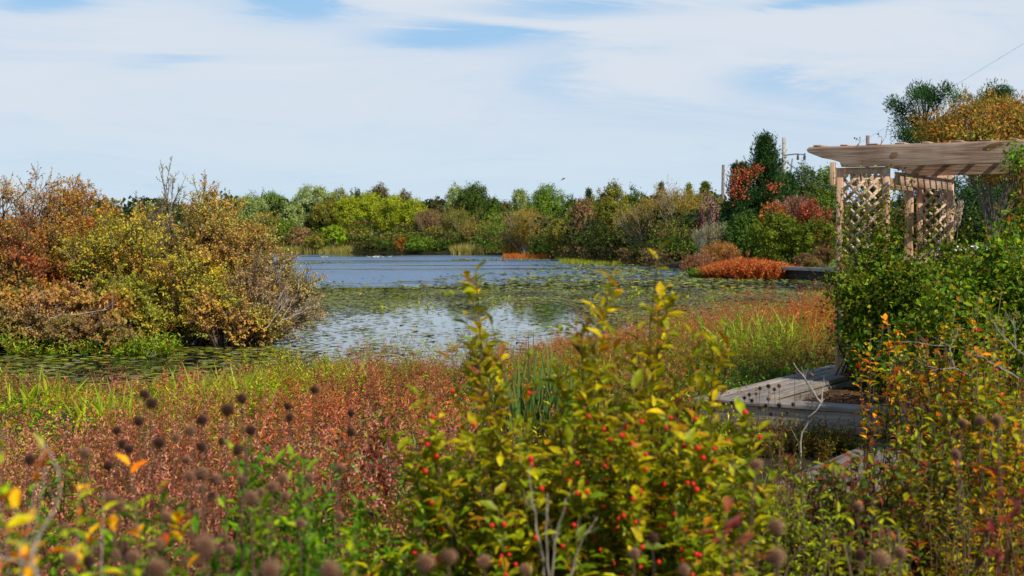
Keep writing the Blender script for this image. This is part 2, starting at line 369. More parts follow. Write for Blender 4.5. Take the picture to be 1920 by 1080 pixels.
# ---------------------------------------------------------------- lily pads (nobody could count them)
def px_of(x, y, z=0.0):
    zc = y * cos(PITCH) - (z - 2.3) * sin(PITCH); return 960 + x / zc * F, 540 - ((z - 2.3) * cos(PITCH) + y * sin(PITCH)) / zc * F
def pads(n, y0, y1, rad, dens, seed_noise=1):
    y = np.sqrt(U(y0 ** 2, y1 ** 2, n)); x = y * U(-.42, .40, n)
    s = ground(x, y); px, py = px_of(x, y)
    d = dens(px, py, x, y)
    keep = (s < -.02) & (U(0, 1, n) < d); return x[keep], y[keep]
def dens(px, py, x, y):
    nz = vnoise(x, y * .6, .5, 11) * .5 + .5; nz2 = vnoise(x, y * .35, 1.6, 12) * .5 + .5
    d = np.full(px.shape, .95)
    top_ = np.interp(px, [560, 640, 780, 900, 1000, 1080, 1200], [600, 588, 574, 572, 566, 574, 600]); bright = 1 / (1 + np.exp(-(py - top_) / 4)) * 1 / (1 + np.exp(-(px - 590) / 10))
    d = d * (1 - bright * (.86 - .3 * nz2 * (nz > .45)))
    edge = 537 - np.clip((px - 640) / 460, 0, 1) * 37
    d = np.where(py < edge + 3 * np.sin(px / 37.), (1 / (1 + np.exp(-(px - 1060 - 160 * (nz2 - .5) + (py - 495) * 3) / 14))) * .8 * (py > 478) + ((py < 489) & (px > 850)) * .6 + (np.abs(py - 494 + (px - 600) * .01) < 1.2) * (px < 650) * .9, d)
    d = np.where((py > edge) & (py < edge + 14) & (px < 1100), .32, d)
    raft = np.clip((vnoise(x * .7, y * .28, 1.1, 61) + .8) * 1.6, .4, 1); return d * (.5 + .5 * nz2) * np.where(bright > .3, 1, raft)
def pad_mesh(b, x, y, r, pl, tilt=.06, z=.012, k=7):
    n = len(x); th = np.arange(k) * 2 * pi / k
    rr = r * (1 + U(-.35, .35, n)); a = U(0, 6.28, n)
    c_ = np.cos(th[None] + a[:, None]) * rr[:, None]; s_ = np.sin(th[None] + a[:, None]) * rr[:, None]
    s_ = s_ * U(.75, 1, n)[:, None]
    tx, ty = rng.normal(size=n) * tilt, rng.normal(size=n) * tilt
    zz = z + U(0, .02, n)[:, None] + np.abs(c_ * tx[:, None] + s_ * ty[:, None])
    v = np.stack([x[:, None] + c_, y[:, None] + s_, zz], -1)
    f = (np.arange(k)[None] + (np.arange(n) * k)[:, None])
    b.add(v.reshape(-1, 3), f, np.repeat(np.clip(pick(pl, n, .25) * (1 + .35 * vnoise(x, y * .4, .9, 62))[:, None], .003, .8), k, 0))
b = B()
padp = pal('#6f7636:5 #7d8448:4 #64622e:4 #85856a:2 #55542c:3 #949a38:1.5 #6b5630:1.6 #a89a50:.3', 1.15)
x, y = pads(95000, 21, 62, .1, dens); pad_mesh(b, x, y, .08, padp, .10)
x, y = pads(60000, 62, 150, .2, dens); pad_mesh(b, x, y, .19, padp, .16)
x, y = pads(3000, 22, 95, .1, lambda px, py, x, y: dens(px, py, x, y) * .6 + .08)      # stood up, curled or yellowed leaves
pad_mesh(b, x, y, .085, pal('#3a2c1c:5 #4f4426:3 #8c8f3a:2 #b0a83a:1 #a0642c:.8', .6), .4, .02, 6)
tag(b.build('lily_pads', M_PAD), 'olive and brown lily pads floating on the pond', 'lily pads', kind='stuff')
b = B()
n = 500; y = np.sqrt(U(28 ** 2, 120 ** 2, n)); x = y * U(-.25, .25, n); k_ = (ground(x, y) < -.05); x, y = x[k_], y[k_]; px, py = px_of(x, y)
k_ = U(0, 1, len(x)) < dens(px, py, x, y); x, y = x[k_], y[k_]
for i in range(len(x)):
    m_ = 5; leaves(b, np.stack([x[i] + U(-.2, .2, m_), y[i] + U(-.2, .2, m_), U(.0, .05, m_)], -1), norm(rng.normal(size=(m_, 3)) + V(0, 0, 1)), randu(m_), U(.08, .2, m_), .09, pick(pal('#b5b048:2 #9aa838:3 #6d7a2c:1', .6), m_))
tag(b.build('water_weed', M_LEAF), 'small yellow green weeds poking up among lily pads', 'water weed', kind='stuff')

# ---------------------------------------------------------------- pergola and deck
u = V(.86, -.51, 0); u /= np.linalg.norm(u); wv = V(-u[1], u[0], 0); zv = V(0, 0, 1)
ANG = math.atan2(u[1], u[0])
W_BEAM = woodmat('weathered_beam', '#84604c', '#c4a890', ANG, 1.0)
W_BEAMX = woodmat('weathered_rafter', '#84604c', '#c4a890', ANG + pi / 2, 1.0)
W_POST = woodmat('cedar_post', '#b08468', '#e0bca0', 'z', 1.0)
W_LATT = woodmat('cedar_lattice', '#b08a6c', '#e8cdb0', ANG, 1.6)
W_DECK = woodmat('grey_deck_board', '#6f6760', '#a89c90', ANG + pi / 2, 1.2)
W_DECKX = woodmat('grey_deck_timber', '#6f6760', '#a89c90', ANG, 1.2)
E0 = V(3.28, 15.9, 0)
def PP(a, c, z): return E0 + u * a + wv * c + zv * z
pg = thing('pergola', 'weathered wooden garden pergola with lattice sides, overgrown by green vine', 'pergola', PP(.6, 0, .8))
ZT, ZB = 3.305, 3.07
def beam(name, c0, th, L_):
    prof = [(0.0, ZT - .03), (.03, ZT), (L_, ZT), (L_, ZB), (.47, ZB), (.40, ZB + .005), (.38, ZB + .06), (.30, ZB + .085), (.18, ZB + .11), (.08, ZB + .15), (.02, ZT - .06)]
    v = [PP(a, c0, z) for a, z in prof] + [PP(a, c0 + th, z) for a, z in prof]; k = len(prof)
    bb = B(); bb.add(v, [[i, (i + 1) % k, k + (i + 1) % k, k + i] for i in range(k)], (1, 1, 1))
    bb.f.setdefault(k, []).append(np.array([list(range(k))[::-1], list(range(k, 2 * k))]))
    o = bb.build(name, W_BEAM, pg); bv = o.modifiers.new('bevel', 'BEVEL'); bv.width = .006; bv.segments = 2; bv.limit_method = 'ANGLE'
    return o
fb = beam('beam', 0, .045, 6.5); beam('beam', 2.62, .045, 6.5)
# knots in the front beam: shallow dark ovals of darker wood
M_KNOT = woodmat('knot_wood', '#54382a', '#84624c', ANG, 3)
for a, z, rx, rz in [(.98, ZT - .12, .045, .035), (2.02, ZT - .055, .11, .03), (3.1, ZT - .13, .03, .02)]:
    bb = B(); k = 14; th = np.arange(k) * 2 * pi / k
    v = [PP(a + rx * cos(t), -.003, z + rz * sin(t) + .25 * rx * cos(t)) for t in th] + [PP(a, -.009, z)]
    bb.add(v, [[i, (i + 1) % k, k] for i in range(k)], (1, 1, 1)); bb.build('knot', M_KNOT, fb, smooth=True)
def bevbox(name, mat, o, a, c, h, parent, col=(1, 1, 1), wd=.004):
    bb = B(); box(bb, o, a, c, h, col); ob = bb.build(name, mat, parent); bv = ob.modifiers.new('bevel', 'BEVEL'); bv.width = wd; bv.segments = 2; return ob
for i in range(21):                       # rafters laid across the two beams
    a = .1 + i * .3
    g = U(.8, 1.1); bevbox('rafter', W_BEAMX, PP(a, .05, ZT - .03), u * .04, wv * 2.56, zv * .05, pg, (g, g, g))
    bevbox('rafter_tip', W_BEAMX, PP(a - .012 + U(-.01, .01), -.002, ZT + .002), u * U(.05, .13), wv * .3, zv * U(.012, .02), pg, (g, g, g))
for i in range(9):                        # purlins between, seen from below with the rafter shadows on them
    g = U(.75, 1.1); bevbox('purlin', W_BEAM, PP(.3, .22 + i * .27, ZT - .075 - .0), u * 6.1, wv * .045, zv * .06, pg, (g, g, g))
def panel(a0, a1, c0, z0, z1, fw=.075):
    root = B()
    for s in (a0, a1 - fw): box(root, PP(s, c0, z0), u * fw, wv * .04, zv * (z1 - z0), (1, 1, 1))
    box(root, PP(a0 + fw, c0 + .001, z1 - fw), u * (a1 - a0 - 2 * fw), wv * .038, zv * fw, (1, 1, 1)); box(root, PP(a0 + fw, c0 + .001, z0 + .1), u * (a1 - a0 - 2 * fw), wv * .038, zv * fw, (1, 1, 1))
    fr = root.build('lattice_frame', W_POST, pg)
    bv = fr.modifiers.new('bevel', 'BEVEL'); bv.width = .003
    la = B(); x0, x1, y0, y1 = a0 + fw, a1 - fw, z0 + .1 + fw, z1 - fw; wd = .036
    for sgn, off in ((1, .004), (-1, .020)):
        k = -26.0
        while k < 26:
            pts = []
            # strip centre line: z = sgn*(a - x0) + y0 + k*.15
            zc = lambda a: sgn * (a - x0) + y0 + k * .13
            aa = [x0, x1]; lo, hi_ = aa
            cand = [lo, hi_, x0 + sgn * (y0 - y0 - k * .13), x0 + sgn * (y1 - y0 - k * .13)]
            ins = sorted(q for q in cand if lo - 1e-6 <= q <= hi_ + 1e-6 and y0 - 1e-6 <= zc(q) <= y1 + 1e-6)
            if len(ins) >= 2 and ins[-1] - ins[0] > .02:
                A, Z_ = ins[0], ins[-1]; pa, pb = PP(A, c0 + off, zc(A)), PP(Z_, c0 + off, zc(Z_))
                d = norm(pb - pa); pr = np.cross(d, wv); box(la, pa - pr * wd / 2, pb - pa, wv * .012, pr * wd, (1, 1, 1))
            k += 1
    la.build('lattice', W_LATT, pg)
panel(.33, .92, .05, .82, ZB - .003)
panel(.54, .99, 2.60, .82, ZB - .003)
panel(3.6, 4.2, .05, .82, ZB - .003)
for a, c in ((.225, -.01), (.42, 2.5), (3.49, .06), (3.5, 2.5)):
    top = ZB + (.0 if c > 0 else .06) - .004
    bevbox('post', W_POST, PP(a, c, .6), u * .09, wv * .09, zv * (top - .6), pg, (.95, .93, .9)) if not (a < .3) else bevbox('corner_block', W_POST, PP(.275, -.012, ZB - .2), u * .05, wv * .05, zv * .26, pg)
for a in (.47, .96):                      # side headers
    bevbox('side_header', W_BEAMX, PP(a, .1, ZB - .2), u * .038, wv * 2.4, zv * .14, pg, (.95, .95, .95))
# deck: a timber-edged walk and its front arm, a lower platform
ZD = .8; C0 = V(1.72, 13.25, 0)
def DP(a, c, z): return C0 + u * a + wv * c + zv * z
bw = thing('boardwalk', 'grey weathered timber boardwalk edging the garden bed below the pergola', 'boardwalk', DP(0, 0, .4))
for i in range(4):
    g = U(.75, 1.15); bevbox('plank', W_DECK, DP(.0 + i * .15, .27 + U(-.015, .015), ZD - .04 + U(0, .003)), u * .136, wv * 9.5, zv * .04, bw, (g, g, g))
for i in range(2):
    g = U(.85, 1.1); bevbox('plank', W_DECKX, DP(-.02, -.04 + i * .15, ZD - .04 + .002), u * 4.4, wv * .143, zv * .04, bw, (g, g, g))
g = .95
bevbox('front_timber', W_DECKX, DP(0, -.0, ZD - .24), u * 4.3, wv * .06, zv * .197, bw, (1.1, 1.05, 1.0))
bevbox('front_timber', W_DECKX, DP(0.05, .02, ZD - .46), u * 4.2, wv * .06, zv * .2, bw, (.85, .8, .76))
bevbox('side_timber', W_DECK, DP(.02, .3, ZD - .3), u * .05, wv * 9.3, zv * .255, bw, (.6, .6, .58))
bevbox('side_timber', W_DECK, DP(.56, .3, ZD - .3), u * .05, wv * 9.3, zv * .255, bw, (.6, .6, .58))
lp = thing('lower_platform', 'low grey plank platform in front of the boardwalk, half hidden by weeds', 'platform', DP(2, -1.4, .3))
for i in range(14):
    g = U(.5, .7); bevbox('plank', W_DECK, DP(1.75 + i * .145, -2.9, .52), u * .137, wv * 2.82, zv * .035, lp, (g, g, g))
bevbox('joist', W_DECKX, DP(1.75, -2.8, .40), u * 2.0, wv * .05, zv * .118, lp, (.7, .7, .7)); bevbox('joist', W_DECKX, DP(1.75, -.4, .40), u * 2.0, wv * .05, zv * .118, lp, (.7, .7, .7))
# bed of mulch inside the L
bb = B(); k = 40; aa, cc = np.meshgrid(np.linspace(.61, 4.6, k), np.linspace(.27, 9, k)); P_ = C0 + aa[..., None] * u + cc[..., None] * wv; P_[..., 2] = .70 + .03 * vnoise(P_[..., 0], P_[..., 1], 3, 2)
i, j = np.meshgrid(np.arange(k - 1), np.arange(k - 1)); q = (j * k + i).ravel()
gm = np.clip(vnoise(P_[..., 0], P_[..., 1], .9, 31), 0, 1)[..., None]
bb.add(P_, np.stack([q, q + 1, q + k + 1, q + k], -1), (mulch * (1 - gm) + lin('#6f8a2c') * .5 * gm).reshape(-1, 3))
tag(bb.build('mulch_bed', M_GROUND), kind='structure')
b = B(); n = 9000; a, c = U(.63, 4.6, n), U(.25, 9, n); P_ = C0 + a[:, None] * u + c[:, None] * wv; P_[:, 2] = .72
leaves(b, P_, norm(randu(n) * V(1, 1, .25)), randu(n) * .4 + V(0, 0, 1), U(.02, .07, n), U(.01, .03, n), pick(pal('#8a5a3c:3 #6a4a38:3 #b0805a:1 #4a3428:2 #a04a2c:.5', .6), n))
n = 110; P_ = C0 + U(0, .6, n)[:, None] * u + U(0, 8, n)[:, None] * wv; P_[:, 2] = .806; leaves(b, P_, norm(randu(n) * V(1, 1, .15)), randu(n) * .3 + V(0, 0, 1), U(.02, .05, n), U(.012, .025, n), pick(pal('#8a5a34:3 #6a4a38:3 #b8842c:2 #a0502c:1', .7), n))
tag(b.build('wood_chips', M_DRY), 'reddish brown mulch chips and fallen leaves on the boardwalk and timber bed', 'mulch', kind='stuff')

# ---------------------------------------------------------------- bulkhead along the far right bank
def strip_wall(name, label, pts, zt, col=(1, 1, 1)):
    r = thing(name, label, 'retaining wall', (*pts[0], 0))
    for (p, q) in zip(pts[:-1], pts[1:]):
        p, q = V(*p, 0), V(*q, 0); d = q - p; L_ = np.linalg.norm(d); d = d / L_; nrm_ = V(-d[1], d[0], 0)
        mt = woodmat('bulkhead_wood', '#2e2a24', '#57504a', math.atan2(d[1], d[0]), .6)
        mc = woodmat('bulkhead_cap', '#8a827a', '#c8c0b8', math.atan2(d[1], d[0]), .6)
        for k, z in enumerate((-.3, .0, .26)): bevbox('timber', mt, p + zv * z, d * (L_ + .05), nrm_ * .15, zv * (.27 if k else .29), r, (.8, .8, .8), .01)
        bevbox('cap', mc, p + zv * .54 - nrm_ * .05, d * (L_ + .06), nrm_ * .42, zv * (zt - .54), r, (1, 1, 1), .008)
strip_wall('bulkhead', 'dark timber bulkhead with pale cap holding the bank beside the vine', [(24.0, 69.0), (17.3, 71.0), (15.0, 77.0), (15.2, 79.5)], .72)
strip_wall('bulkhead', 'thin grey bulkhead cap behind the orange shrub at the lawn edge', [(15.3, 86), (15.3, 99)], .78)

# ---------------------------------------------------------------- utility poles and wires
M_CONC = leafmat('pole_wood', 0, .9, .1, nscale=6)
tp, bt = at(1470, 258, 108), at(1468, 500, 108); g0 = gz(bt[0], 108)
up = thing('utility_pole', 'tall pale grey utility pole standing behind the dark cedar', 'utility pole', (bt[0], 108, g0))
b = B(); tubes(b, np.array([[(bt[0], 108, g0), (bt[0] + .03, 108, 5), (tp[0], 108, tp[2])]]), .2, .14, lin('#b8aea2') * .75, 10); b.build('pole', M_CONC, up, smooth=True)
b = B(); z = tp[2] - 1.35; tubes(b, np.array([[(tp[0] - .05, 107.9, z), (tp[0] + .9, 107.8, z + .1), (tp[0] + 1.5, 107.7, z + .05)]]), .05, .04, lin('#55504a') * .6, 6)
b.build('bracket_arm', M_METAL, up)
for dx in (1.0, 1.5):
    b = B(); tubes(b, np.array([[(tp[0] + dx, 107.7, z - .35), (tp[0] + dx, 107.7, z - .1), (tp[0] + dx, 107.7, z + .1)]]), .1, .07, lin('#4a4440') * .6, 8); b.build('insulator', M_METAL, up)
b = B(); tubes(b, np.array([[(tp[0] - .33, 107.9, tp[2] - 4.6 + 1), (tp[0] - .33, 107.9, tp[2] - 3.9 + 1), (tp[0] - .33, 107.9, tp[2] - 3.0 + 1)]]), .17, .17, lin('#7d7872') * .6, 10); b.build('meter_box', M_METAL, up)
b = B(); tubes(b, np.array([[(tp[0] + .28, 107.8, tp[2] - 3.4), (tp[0] + .5, 107.8, tp[2] - 2.5), (tp[0] + .6, 107.8, tp[2] - 1.6)]]), .06, .05, lin('#6d6862') * .6, 6); b.build('conduit', M_METAL, up)
tp2 = at(1355, 309, 125); g2 = gz(tp2[0], 125)
p2 = B(); tubes(p2, np.array([[(tp2[0] - .2, 125, g2), (tp2[0], 125, 4), (tp2[0] + .05, 125, tp2[2])]]), .17, .12, lin('#8a8078') * .7, 8)
tag(p2.build('utility_pole', M_CONC, smooth=True), 'weathered bare pole top rising above trees left of the dark cedar', 'utility pole')
tp3 = at(1627, 254, 70); 
p3 = B(); tubes(p3, np.array([[(tp3[0], 70, 0.5), (tp3[0], 70, 3), (tp3[0], 70, tp3[2])]]), .12, .09, lin('#9a8278') * .7, 8)
tag(p3.build('utility_pole', M_CONC, smooth=True), 'short brownish post tip poking above the pergola beam', 'post')
def wire(a, c, sag, label, r=.02):
    t = np.linspace(0, 1, 14)[:, None]; P_ = a * (1 - t) + c * t; P_[:, 2] -= sag * 4 * t[:, 0] * (1 - t[:, 0])
    b = B(); tubes(b, P_[None], r, r, lin('#3c3c40') * .8, 4); tag(b.build('power_line', M_METAL), label, 'wire')
wire(at(1474, 303, 108), at(1720, 400, 60), .5, 'dark cable sloping from the grey utility pole towards the pergola', .035)
wire(at(1476, 306, 107), at(1720, 408, 60), .6, 'lower of two dark cables sloping down right from the utility pole', .02)
wire(at(1470, 275, 108), at(1345, 420, 126), .6, 'thin cable falling left of the utility pole into the cedar', .012)
wire(at(1560, 300, 60), at(1980, 45, 45), 0, 'thin straight wire crossing the sky above the dark pine', .004)
# ---------------------------------------------------------------- parked cars behind the hedge
M_GLASS = leafmat('car_glass', 0, .08, .8); M_TYRE = leafmat('tyre', 0, .8, .2)
def car(x, y, rz, label, white):
    g = gz(x, y); r = thing('parked_car', label, 'car', (x, y, g), 'white cars parked beyond the pergola')
    ca, sa = cos(rz), sin(rz)
    def T(v): v = np.asarray(v, float); return np.stack([x + v[:, 0] * ca - v[:, 1] * sa, y + v[:, 0] * sa + v[:, 1] * ca, g + v[:, 2]], -1)
    prof = [(-2.25, .35), (-2.28, .75), (-2.1, .95), (-1.5, 1.02), (-.95, 1.42), (.55, 1.45), (1.25, 1.0), (2.05, .86), (2.3, .65), (2.28, .35)]
    b = B(); k = len(prof)
    for a, hw_ in ((0, .84),):
        v = []
        for s in (-1, 1):
            for (q, z) in prof: v.append((q, s * (hw_ - (.16 if z > 1.1 else 0)), z))
        b.add(T(v), [[i, (i + 1) % k, k + (i + 1) % k, k + i] for i in range(k)], white); b.f.setdefault(k, []).append(np.array([list(range(k))[::-1], list(range(k, 2 * k))]))
    bo = b.build('body', M_PAINT, r); bv = bo.modifiers.new('bevel', 'BEVEL'); bv.width = .07; bv.segments = 3
    for s in (-1, 1):
        for w4 in ([(-1.35, 1.04), (-.92, 1.36), (-.25, 1.38), (-.25, 1.04)], [(-.17, 1.04), (-.17, 1.38), (.5, 1.38), (1.0, 1.04)]):
            b = B(); b.add(T([(q, s * (.86 - (z - 1.0) * .45), z) for q, z in w4]), [[0, 1, 2, 3]], (.02, .025, .03)); b.build('side_window', M_GLASS, r)
        for q in (-1.4, 1.4):
            b = B(); th = np.linspace(0, 2 * pi, 19)[:-1]
            v = [(q + .33 * cos(t), s * .70, .33 + .33 * sin(t)) for t in th] + [(q + .33 * cos(t), s * .9, .33 + .33 * sin(t)) for t in th]
            b.add(T(v), [[i, (i + 1) % 18, 18 + (i + 1) % 18, 18 + i] for i in range(18)], (.02, .02, .02)); b.f.setdefault(18, []).append(np.array([list(range(18)), list(range(18, 36))])); b.build('wheel', M_TYRE, r)
        b = B(); b.add(T([(2.245, s * .5, .66), (2.245, s * .78, .66), (2.2, s * .78, .8), (2.2, s * .5, .8)]), [[0, 1, 2, 3]], (.6, .6, .6)); b.build('headlight', M_GLASS, r)
    b = B(); b.add(T([(.60, -.62, 1.42), (.60, .62, 1.42), (1.22, .72, 1.04), (1.22, -.72, 1.04)]) + V(0, 0, .03), [[0, 1, 2, 3]], (.02, .025, .03)); b.build('windscreen', M_GLASS, r)
p = at(1810, 445, 58); car(p[0], 58, .3, 'white parked car seen between the pergola lattice and the pampas plumes', (.8, .8, .8))
p = at(1895, 445, 60); car(p[0] + 1.6, 60, .3, 'white parked car mostly hidden by leaves, right of the other car', (.8, .8, .8))
# ---------------------------------------------------------------- waterfowl and a flying bird
def duck(px, py, rz, s, col, label, group):
    D = 2.3 * F / (py - 445); c = at(px, py, D); c[2] = 0.0
    r = thing('duck', label, 'duck', c, group); ca, sa = cos(rz), sin(rz)
    def ell(cx_, cz_, rx, ry, rz_, colr, nm):
        b = B(); m_, k = 8, 10; v, f = [], []
        for i in range(m_ + 1):
            a = pi * i / m_
            for j in range(k): t = 2 * pi * j / k; v.append((cx_ - rx * cos(a), ry * sin(a) * cos(t), cz_ + rz_ * sin(a) * sin(t)))
        for i in range(m_):
            for j in range(k): f.append([i * k + j, i * k + (j + 1) % k, (i + 1) * k + (j + 1) % k, (i + 1) * k + j])
        v = np.array(v) * s; b.add(np.stack([c[0] + v[:, 0] * ca - v[:, 1] * sa, c[1] + v[:, 0] * sa + v[:, 1] * ca, v[:, 2]], -1), f, colr); return b.build(nm, M_FEATHER, r, smooth=True)
    ell(0, .07, .27, .13, .11, col, 'body'); ell(-.26, .13, .1, .05, .03, col, 'tail'); ell(.2, .18, .05, .045, .12, col * .6, 'neck'); ell(.23, .29, .07, .045, .05, col * .5, 'head'); ell(.32, .28, .05, .018, .012, V(.3, .2, .05), 'bill')
wc, dc = V(.5, .48, .45), V(.12, .1, .08)
for (px, py, rz, c_, lb, gr) in [(605, 483, .2, V(.35, .33, .3), 'leftmost pale grey duck of the two resting off the reeds', None), (612, 483, 2.9, V(.35, .33, .3), 'grey duck just right of the leftmost one on the far water', None), (662, 482, .1, dc, 'lone dark duck between the two duck groups', None),
                         (691, 483, 3.0, V(.3, .28, .25), 'brownish duck at the left end of the larger group', None), (702, 482.5, .3, wc, 'white duck in the far group, left of its white neighbour', None), (708, 482.5, .1, wc, 'white duck right beside another white one', None), (717, 483, 2.8, wc * .7, 'light grey duck right of the two white ducks', None), (731, 482.5, .2, wc * .6, 'grey duck at the right end of the group on far water', None)]:
    duck(px, py, rz, .8, c_, lb, 'ducks on the far side of the pond')
c = at(1056, 336, 60); r = thing('bird', 'tiny bird flying above the far treeline', 'bird', c)
b = B(); tubes(b, np.array([[c + V(-.09, .0, -.05), c + V(-.05, 0, -.02), c, c + V(.06, 0, .03), c + V(.09, 0, .05)]]), .02, .018, (.25, .24, .22), 6); b.build('body', M_FEATHER, r, smooth=True)
for s in (-1, 1):
    b = B(); b.add([c + V(-.03, 0, -.01), c + V(.03, 0, .02), c + V(.06, s * .09, .06), c + V(.01, s * .19, .05), c + V(-.03, s * .08, .03)], [[0, 1, 2, 3, 4]], (.15, .14, .13)); b.build('wing', M_FEATHER, r)
SAT = 1.08
# ---------------------------------------------------------------- far and middle-distance trees
PL = dict(
    dkgreen=pal('#3f5a22:4 #55702a:3 #2f4520:3 #6d8236:1', 0.90), green=pal('#557a22:4 #6f9430:3 #45661f:2 #86a03a:1', 0.90),
    bright=pal('#7f9a22:4 #96ac2a:3 #69861f:3 #a8b43a:1', 0.99), pale=pal('#93a468:4 #a5b47c:3 #7a8c4c:3 #8a8a50:1', 0.96),
    aspen=pal('#93a02c:4 #a5ac30:3 #7d8a28:3 #b0a040:1.2', 1.04), brown=pal('#6a5236:3 #7a5c3c:3 #54462c:3 #8a6844:1', 0.87),
    dkred=pal('#6a3a30:3 #84483a:2 #553430:3 #7a5040:1', 0.87), olive=pal('#7d7c38:3 #94883c:3 #6a6c30:3 #a08a40:1 #8a6a34:1', 0.96),
    gold=pal('#9a8038:3 #8a7434:3 #a88a44:2 #7a6a34:2 #a87440:1', 1.01), orange=pal('#b06a30:3 #a85a2c:3 #94602c:2 #c07c3c:1', 0.99),
    pink=pal('#a07460:3 #8f6450:3 #7a5444:2 #b08a70:1', 0.96), oak=pal('#8a8434:3 #9a8c3a:3 #5f6a2a:3 #a8743a:1 #4a5a26:2', 0.93),
    conifer=pal('#2f4a26:4 #3f5c2c:3 #263c20:3 #54702f:1', 0.90), juniper=pal('#646f22:3 #78842c:2 #4c5c1f:3 #3a481a:2', 0.90),
    red=pal('#a0483a:3 #8a4430:3 #b06448:2 #6a5a30:2', 0.96), magenta=pal('#a03a54:3 #8a3048:3 #b05a6a:2 #8a7a5a:2', 1.01),
    dark=pal('#33401f:4 #3f4c24:3 #28331b:3', 0.80), pine=pal('#35542c:4 #48683a:3 #284222:3 #5f7f44:1', 0.87),
    ygold=pal('#a87438:3 #a88238:2 #8a7434:2 #747c34:4 #a86438:2', 1.04), rust=pal('#b0643a:3 #a05c34:3 #b0744a:2 #7a6a34:3', 1.04))
BARKC = lin('#8a7d70') * .6; PALEB = lin('#c8beb0') * .7; DARKB = lin('#4a4038') * .5
def crown(b, c0, R, H, P_, nc, nl, sz, asp=1.0, rough=.5, sig=.16, flat=.62, seed_lobes=9, up=.5, thin=.55, dirup=0, shell=.3):
    """c0 centre; lobes of leaf clumps filling an uneven rounded volume"""
    k = seed_lobes; lc = randu(k) * V(R, R, H / 2) * U(.4, .78, (k, 1)); lr = U(.3, .5, k)
    lc = np.vstack([lc, [[U(-.2, .2) * R, U(-.2, .2) * R, H * .27]]]); lr = np.append(lr, .5)
    li = rng.integers(0, k + 1, nc); dirs = randu(nc); rr = U(.25, 1, nc) ** .4
    cc = c0 + lc[li] + dirs * (lr[li] * rr)[:, None] * V(R, R, H * .5)
    sh = U(0, 1, nc) < shell; ds = norm(randu(nc) + V(0, 0, .25)); bump = .86 + .13 * vnoise(ds[:, 0] * 2.2 + c0[0], ds[:, 2] * 2.6 + ds[:, 1] * 2, 2.0, int(abs(c0[0] * 7)) + 1)
    cc = np.where(sh[:, None], c0 + ds * (bump * U(.8, 1, nc))[:, None] * V(R, R, H * .5), cc)
    lobe_b = U(.8, 1.15, k + 1)[li]; cb = lobe_b * U(.72, 1.2, nc)
    n = nc * nl; ci = np.repeat(np.arange(nc), nl)
    pos = cc[ci] + rng.normal(size=(n, 3)) * V(R, R, H * .5) * sig * .8
    out = norm((pos - c0) / V(R, R, H * .5))
    d = norm(randu(n) + out * .5 + V(0, 0, dirup)); nr = norm(out * .9 + V(0, 0, up) + randu(n) * .8)
    # one hue per clump with leaf jitter
    cc_ = pick(P_, nc, .12)[ci] * .65 + pick(P_, n, .2) * .35
    col = cc_ * cb[ci][:, None]
    L_ = sz * U(.7, 1.35, n); leaves(b, pos, d, nr, L_, L_ * flat, col); return cc
def limbs(b, base, targets, r, col, n=14, bias=.35, s=4, fork=.3):
    t = targets[rng.choice(len(targets), min(n, len(targets)), replace=False)]
    n = len(t); h = t[:, 2] - base[2]
    f = U(fork * .6, fork * 1.6, n)[:, None]; p0 = base + V(0, 0, 1) * (h[:, None] * f) + (t - base) * V(1, 1, 0) * f * .2
    q = p0 + (t - p0) * .5 + V(0, 0, .08) * h[:, None] * U(-.5, 1, (n, 1)); pts = np.stack([p0, p0 * .45 + q * .55 + rng.normal(size=(n, 3)) * .02 * h[:, None], q, t], 1)
    tubes(b, pts, r * .5, r * .10, col, s)
